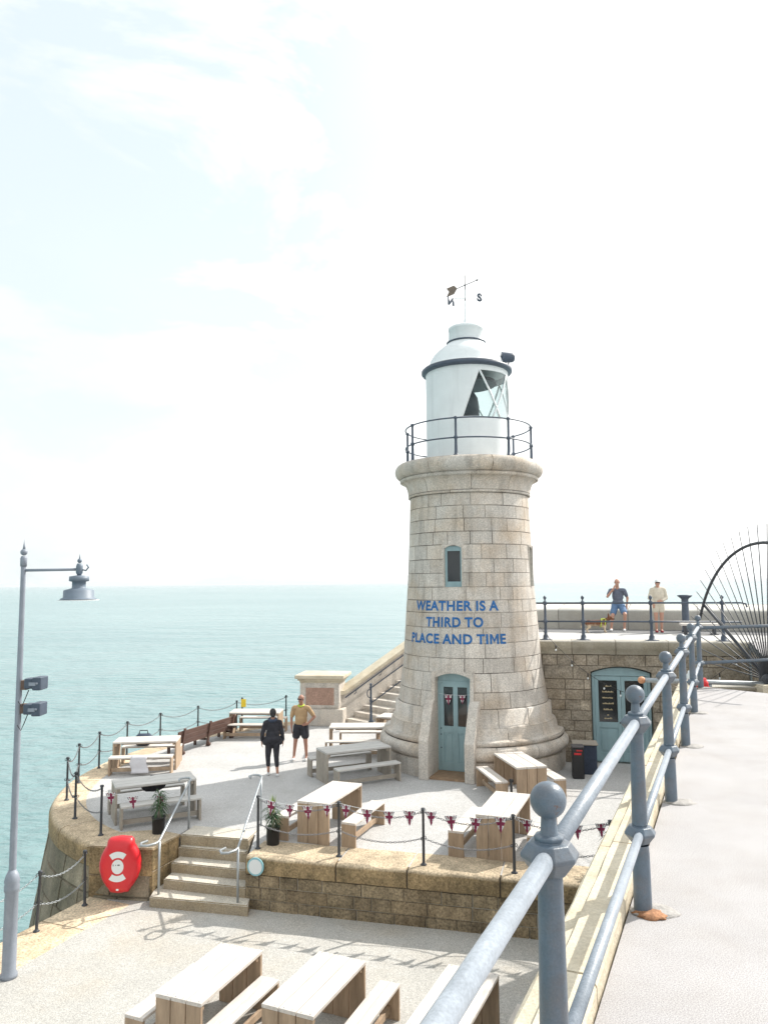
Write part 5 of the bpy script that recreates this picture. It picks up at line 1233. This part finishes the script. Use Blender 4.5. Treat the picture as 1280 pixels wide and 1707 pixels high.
# left arm (local -X) hangs; right arm (local +X) on hip
shR, elR, wrR = V((.20, 0, 1.40)), V((.36, -.05, 1.16)), V((.20, .12, .99)); shL, elL, wrL = V((-.20, 0, 1.40)), V((-.27, -.02, 1.12)), V((-.25, .06, .88))
for s_, e_, w_ in ((shR, elR, wrR), (shL, elL, wrL)): caps(bm, s_, e_, .052, .042); caps(bm, e_, w_, .041, .028)
hand(bm, wrR, (-.9, .15, -.15), (0, -1, 0), (0, .2, 1), .5); hand(bm, wrL, (.05, .15, -1), (1, 0, 0), (0, 1, 0), .6)
bd = voxel('body', bm, M['skin2'], pm, .0095)
bm = B(); ball(bm, (0, 0, 1.24), .1, (1.78, 1.36, 2.4)); ball(bm, (0, .02, 1.10), .1, (1.70, 1.42, 1.6)); ball(bm, (0, 0, 1.0), .1, (1.72, 1.32, .7)); caps(bm, (-.17, 0, 1.41), (.17, 0, 1.41), .071, .071)
caps(bm, shR, shR.lerp(elR, .75), .064, .060); caps(bm, shL, shL.lerp(elL, .75), .064, .060); voxel('polo_shirt', bm, M['tan'], pm, .012, .007)
bm = B(); tube(bm, [(.075*math.cos(a_), .0+.075*math.sin(a_)+.0, 1.475+.02*-math.sin(a_)) for a_ in [2*PI*k/16 for k in range(16)]], .022, 8, closed=True); obj('collar', bm, M['lime'], pm)
bm = B(); ball(bm, (0, 0, .93), .1, (1.78, 1.35, .9)); caps(bm, hipL, hipL.lerp(kL, .55), .115, .112); caps(bm, hipR, hipR.lerp(kR, .55), .115, .112); voxel('shorts', bm, M['blackcloth'], pm, .012, .006)
for a_, nme in ((aL, 'shoe'), (aR, 'shoe')):
    bm = B(); caps(bm, a_+V((0, -.03, -.045)), a_+V((0, .15, -.055)), .046, .036); ball(bm, a_+V((0, 0, -.03)), .05, (1, 1.1, 1)); bmesh.ops.bisect_plane(bm, geom=bm.verts[:]+bm.edges[:]+bm.faces[:], plane_co=(0, 0, .002), plane_no=(0, 0, -1), clear_outer=True); obj(nme, bm, M['shoe'], pm)
glasses('sunglasses', T, M3, pm, M['inkp'])

# --- 2: woman in black seen from behind
pf = thing('person', 'woman in black jacket and cropped leggings walking, seen from behind', 'person', (-2.85, 19.65, ZB), R(8))
bm = B(); hL, hR = V((-.09, 0, .84)), V((.09, 0, .84)); kL, kR = V((-.115, .05, .46)), V((.095, .0, .46)); aL, aR = V((-.10, .10, .085)), V((.125, -.06, .085))
def leg(bm, h_, k_, a_, f=1.0):
    caps(bm, h_, k_, .088*f, .055*f); caps(bm, k_, a_, .052*f, .034*f); caps(bm, k_.lerp(a_, .12)+V((0, -.02, 0)), k_.lerp(a_, .5)+V((0, -.012, 0)), .044*f, .04*f); caps(bm, a_, a_+V((0, .1, -.045)), .034, .028)
leg(bm, hL, kL, aL); leg(bm, hR, kR, aR)
ball(bm, (0, 0, .92), .1, (1.65, 1.2, 1.3)); ball(bm, (0, 0, 1.18), .1, (1.5, 1.1, 2.1)); caps(bm, (-.15, 0, 1.33), (.15, 0, 1.33), .055, .055); caps(bm, (0, 0, 1.34), (0, .01, 1.46), .052, .05)
T, M3 = head(bm, (0, .02, 1.54), (-.1, 1, -.1), .95)
sL, eL, wL = V((-.18, 0, 1.32)), V((-.25, -.05, 1.06)), V((-.27, .05, .84)); sR, eR, wR = V((.18, 0, 1.32)), V((.24, -.03, 1.06)), V((.26, .05, .84))
for s_, e_, w_ in ((sL, eL, wL), (sR, eR, wR)): caps(bm, s_, e_, .045, .037); caps(bm, e_, w_, .036, .025)
hand(bm, wL, (0, .1, -1), (1, 0, 0), (0, 1, 0), .5, .92); hand(bm, wR, (0, .1, -1), (-1, 0, 0), (0, 1, 0), .5, .92)
voxel('body', bm, M['skin'], pf, .0095)
bm = B(); ball(bm, (0, 0, 1.18), .1, (1.62, 1.3, 2.2)); caps(bm, (-.14, 0, 1.33), (.14, 0, 1.33), .066, .066); ball(bm, (0, -.01, .92), .1, (2.1, 1.65, 1.1)); ball(bm, (-.16, -.02, .84), .1, (1.0, 1.0, .8)); ball(bm, (.16, -.02, .84), .1, (.95, 1.0, .8)); ball(bm, (0, -.01, 1.04), .1, (1.75, 1.4, 1.4))
for s_, e_, w_ in ((sL, eL, wL), (sR, eR, wR)): caps(bm, s_, e_, .060, .050); caps(bm, e_, e_.lerp(w_, .8), .050, .046)
voxel('jacket', bm, M['blackcloth'], pf, .012, .012)
bm = B(); ball(bm, (0, 0, .88), .1, (1.7, 1.3, 1.2))
for h_, k_, a_ in ((hL, kL, aL), (hR, kR, aR)): caps(bm, h_, k_, .10, .066); caps(bm, k_, k_.lerp(a_, .52), .066, .056); caps(bm, k_.lerp(a_, .08)+V((0, -.02, 0)), k_.lerp(a_, .5)+V((0, -.012, 0)), .058, .052)
voxel('leggings', bm, M['blackcloth'], pf, .012, .004)
bm = B(); ball(bm, T(0, -.03, .035), .1, (.86, .95, .98), 18, M=M3); ball(bm, T(0, -.06, -.03), .07, (.95, .8, 1), 14, M=M3); voxel('hair', bm, M['hair'], pf, .011, .004)
bm = B(); tube(bm, [(.085*math.cos(a_), .0+.085*math.sin(a_), 1.39+.02*math.sin(a_)) for a_ in [2*PI*k/16 for k in range(16)]], .042, 8, closed=True); voxel('scarf', bm, M['navycloth'], pf, .012, .006)
for a_ in (aL, aR):
    bm = B(); caps(bm, a_+V((0, -.03, -.045)), a_+V((0, .14, -.055)), .04, .032); bmesh.ops.bisect_plane(bm, geom=bm.verts[:]+bm.edges[:]+bm.faces[:], plane_co=(0, 0, .002), plane_no=(0, 0, -1), clear_outer=True); obj('shoe', bm, M['shoe'], pf)

# --- 3: man leaning back on the parapet, slate T-shirt, blue shorts, hand raised to the mouth
p3 = thing('person', 'man in slate T-shirt and blue shorts perched on the parapet, hand at his mouth', 'person', (7.50, 24.75, ZU), R(158))
bm = B()
hL, hR = V((-.10, -.28, .80)), V((.10, -.28, .80)); kL, kR = V((-.24, .14, .53)), V((.15, .10, .49)); aL, aR = V((-.20, .10, .09)), V((.20, .14, .09))
for h_, k_, a_ in ((hL, kL, aL), (hR, kR, aR)):
    caps(bm, h_, k_, .088, .058); caps(bm, k_, a_, .056, .037); caps(bm, k_.lerp(a_, .15)+V((0, -.02, 0)), k_.lerp(a_, .5)+V((0, -.02, 0)), .046, .04); caps(bm, a_, a_+V((0, .1, -.045)), .036, .03)
ball(bm, (0, -.28, .86), .1, (1.65, 1.3, 1.3)); ball(bm, (0, -.24, 1.14), .1, (1.8, 1.25, 2.2)); caps(bm, (-.18, -.2, 1.31), (.18, -.2, 1.31), .062, .062); caps(bm, (0, -.2, 1.32), (0, -.17, 1.46), .06, .056)
T, M3 = head(bm, (0, -.14, 1.56), (.05, 1, -.1))
sR, eR, wR = V((.21, -.2, 1.30)), V((.30, -.02, 1.10)), V((.10, .02, 1.36)); sL, eL, wL = V((-.21, -.2, 1.30)), V((-.30, -.26, 1.05)), V((-.27, -.22, .82))
for s_, e_, w_ in ((sL, eL, wL), (sR, eR, wR)): caps(bm, s_, e_, .052, .042); caps(bm, e_, w_, .041, .028)
hand(bm, wR, (-.5, .0, 1), (0, -1, 0), (-.8, 0, .3), 1.0); hand(bm, wL, (.1, .2, -1), (0, 1, 0), (1, 0, 0), .6)
voxel('body', bm, M['skin'], p3, .0095)
bm = B(); ball(bm, (0, -.24, 1.12), .1, (1.80, 1.42, 2.45)); ball(bm, (0, -.26, .92), .1, (1.85, 1.5, 1.1)); caps(bm, (-.18, -.2, 1.31), (.18, -.2, 1.31), .066, .066); caps(bm, sL, sL.lerp(eL, .65), .066, .062); caps(bm, sR, sR.lerp(eR, .65), .066, .062)
voxel('t_shirt', bm, M['greycloth'], p3, .012, .008)
bm = B(); ball(bm, (0, -.28, .84), .1, (1.8, 1.45, 1.05)); caps(bm, hL, hL.lerp(kL, .72), .118, .10); caps(bm, hR, hR.lerp(kR, .72), .118, .10); voxel('shorts', bm, M['bluecloth'], p3, .012, .006)
for a_ in (aL, aR):
    bm = B(); caps(bm, a_+V((0, -.03, -.04)), a_+V((0, .14, -.052)), .046, .036); bmesh.ops.bisect_plane(bm, geom=bm.verts[:]+bm.edges[:]+bm.faces[:], plane_co=(0, 0, .002), plane_no=(0, 0, -1), clear_outer=True); obj('shoe', bm, M['shoe'], p3)
eyes(T, M3, p3)

# --- 4: woman in cream hoodie, cap and sunglasses
p4 = thing('person', 'woman in cream hoodie, shorts, pale cap and sunglasses standing by the upper railing', 'person', (8.50, 23.85, ZU), R(172))
bm = B(); hL, hR = V((-.085, 0, .84)), V((.085, 0, .84)); kL, kR = V((-.085, .02, .47)), V((.085, .02, .47)); aL, aR = V((-.075, -.01, .085)), V((.08, -.01, .085))
leg(bm, hL, kL, aL); leg(bm, hR, kR, aR)
ball(bm, (0, 0, .92), .1, (1.6, 1.15, 1.3)); ball(bm, (0, 0, 1.18), .1, (1.5, 1.1, 2.1)); caps(bm, (-.15, 0, 1.33), (.15, 0, 1.33), .055, .055); caps(bm, (0, 0, 1.34), (0, .01, 1.46), .052, .05)
T, M3 = head(bm, (0, .02, 1.54), (.12, 1, -.05), .95)
sL, eL, wL = V((-.18, 0, 1.32)), V((-.24, -.02, 1.07)), V((-.08, .16, .98)); sR, eR, wR = V((.18, 0, 1.32)), V((.25, -.02, 1.07)), V((.17, .10, .90))
for s_, e_, w_ in ((sL, eL, wL), (sR, eR, wR)): caps(bm, s_, e_, .045, .037); caps(bm, e_, w_, .036, .025)
hand(bm, wL, (.9, .2, -.1), (0, -1, 0), (0, 0, 1), .5, .92); hand(bm, wR, (-.1, .15, -1), (0, -1, 0), (-1, 0, 0), .5, .92)
voxel('body', bm, M['skin'], p4, .0095)
bm = B(); ball(bm, (0, 0, 1.18), .1, (1.8, 1.45, 2.3)); ball(bm, (0, 0, .97), .1, (1.75, 1.4, 1.3)); caps(bm, (-.15, 0, 1.33), (.15, 0, 1.33), .075, .075); ball(bm, (0, -.05, 1.40), .1, (1.0, .8, .6))
for s_, e_, w_ in ((sL, eL, wL), (sR, eR, wR)): caps(bm, s_, e_, .07, .062); caps(bm, e_, e_.lerp(w_, .85), .06, .045)
voxel('hoodie', bm, M['creamcloth'], p4, .012, .008)
bm = B(); ball(bm, (0, 0, .88), .1, (1.68, 1.28, 1.1)); caps(bm, hL, hL.lerp(kL, .4), .105, .10); caps(bm, hR, hR.lerp(kR, .4), .105, .10); voxel('shorts', bm, M['creamcloth'], p4, .012, .004)
bm = B(); ball(bm, T(0, -.008, .045), .1, (.84, 1.0, .84), 18, M=M3); caps(bm, T(-.03, .09, .055), T(.03, .09, .055), .012, .012); ball(bm, T(0, .12, .052), .06, (1, .8, .12), 12, M=M3); voxel('cap', bm, M['whitep'], p4, .010)
bm = B(); ball(bm, T(0, -.05, -.02), .085, (.9, .7, 1.0), 14, M=M3); voxel('hair', bm, M['hair'], p4, .012)
glasses('sunglasses', T, M3, p4, M['inkp'])
for a_ in (aL, aR):
    bm = B(); caps(bm, a_+V((0, -.03, -.04)), a_+V((0, .13, -.05)), .042, .032); bmesh.ops.bisect_plane(bm, geom=bm.verts[:]+bm.edges[:]+bm.faces[:], plane_co=(0, 0, .002), plane_no=(0, 0, -1), clear_outer=True); obj('shoe', bm, M['redshoe'], p4)

# --- dog: low long corgi-like dog with a lime harness, head towards the man (+X local)
dg_ = thing('dog', 'small long brown and white dog in a lime harness beside the man', 'dog', (6.62, 24.05, ZU), R(-8))
bm = B()
caps(bm, (-.24, 0, .29), (.20, 0, .30), .095, .105); ball(bm, (.20, 0, .28), .1, (1.1, .95, 1.25)); ball(bm, (-.24, 0, .29), .1, (1.1, .95, 1.1))
caps(bm, (.24, 0, .34), (.36, 0, .43), .08, .06); ball(bm, (.40, 0, .46), .075, (1.0, .9, .9)); caps(bm, (.43, 0, .44), (.52, 0, .42), .04, .024)
for y in (-.045, .045):
    caps(bm, (.37, y, .50), (.36, y*1.5, .60), .028, .008); 
    caps(bm, (.24, y*1.3, .26), (.235, y*1.3, .14), .045, .03); caps(bm, (.235, y*1.3, .14), (.25, y*1.3, .025), .027, .022); caps(bm, (.25, y*1.3, .022), (.285, y*1.3, .018), .022, .018)
    caps(bm, (-.26, y*1.4, .27), (-.22, y*1.5, .17), .062, .038); caps(bm, (-.22, y*1.5, .17), (-.31, y*1.5, .10), .032, .022); caps(bm, (-.31, y*1.5, .10), (-.29, y*1.5, .022), .021, .02); caps(bm, (-.29, y*1.5, .02), (-.25, y*1.5, .018), .021, .017)
caps(bm, (-.33, 0, .34), (-.44, 0, .25), .03, .035); caps(bm, (-.44, 0, .25), (-.48, 0, .16), .035, .015)
voxel('body', bm, M['fur'], dg_, .010, .003, 30)
bm = B()
for x, r_ in ((.13, .115), (.25, .112)): tube(bm, [(x+.02*math.sin(a_), r_*math.cos(a_)*.95, .30+r_*1.1*math.sin(a_)) for a_ in [2*PI*k/18 for k in range(18)]], .014, 6, closed=True)
tube(bm, [(.13, 0, .425), (.26, 0, .43)], .018, 6); obj('harness', bm, M['lime'], dg_)
bm = B(); ball(bm, (.545, 0, .425), .014, n=8); ball(bm, (.455, -.055, .475), .010, n=6); ball(bm, (.455, .055, .475), .010, n=6); obj('nose_and_eyes', bm, M['inkp'], dg_)

# ------------------------------------------------------------------ haze over the sea
bm = B(); box(bm, (0, 0, (ZS-1.2+13)/2), (27000, 27000, 13-(ZS-1.2))); hz = obj('haze', bm, None); tag(hz, kind='stuff')
mh = bpy.data.materials.new('haze'); mh.use_nodes = True; t = mh.node_tree; t.nodes.remove(t.nodes['Principled BSDF']); pv = t.nodes.new('ShaderNodeVolumePrincipled')
pv.inputs['Density'].default_value = .00018; pv.inputs['Color'].default_value = (.90, .96, 1, 1); t.links.new(pv.outputs[0], t.nodes['Material Output'].inputs['Volume'])
hz.data.materials.clear(); hz.data.materials.append(mh)
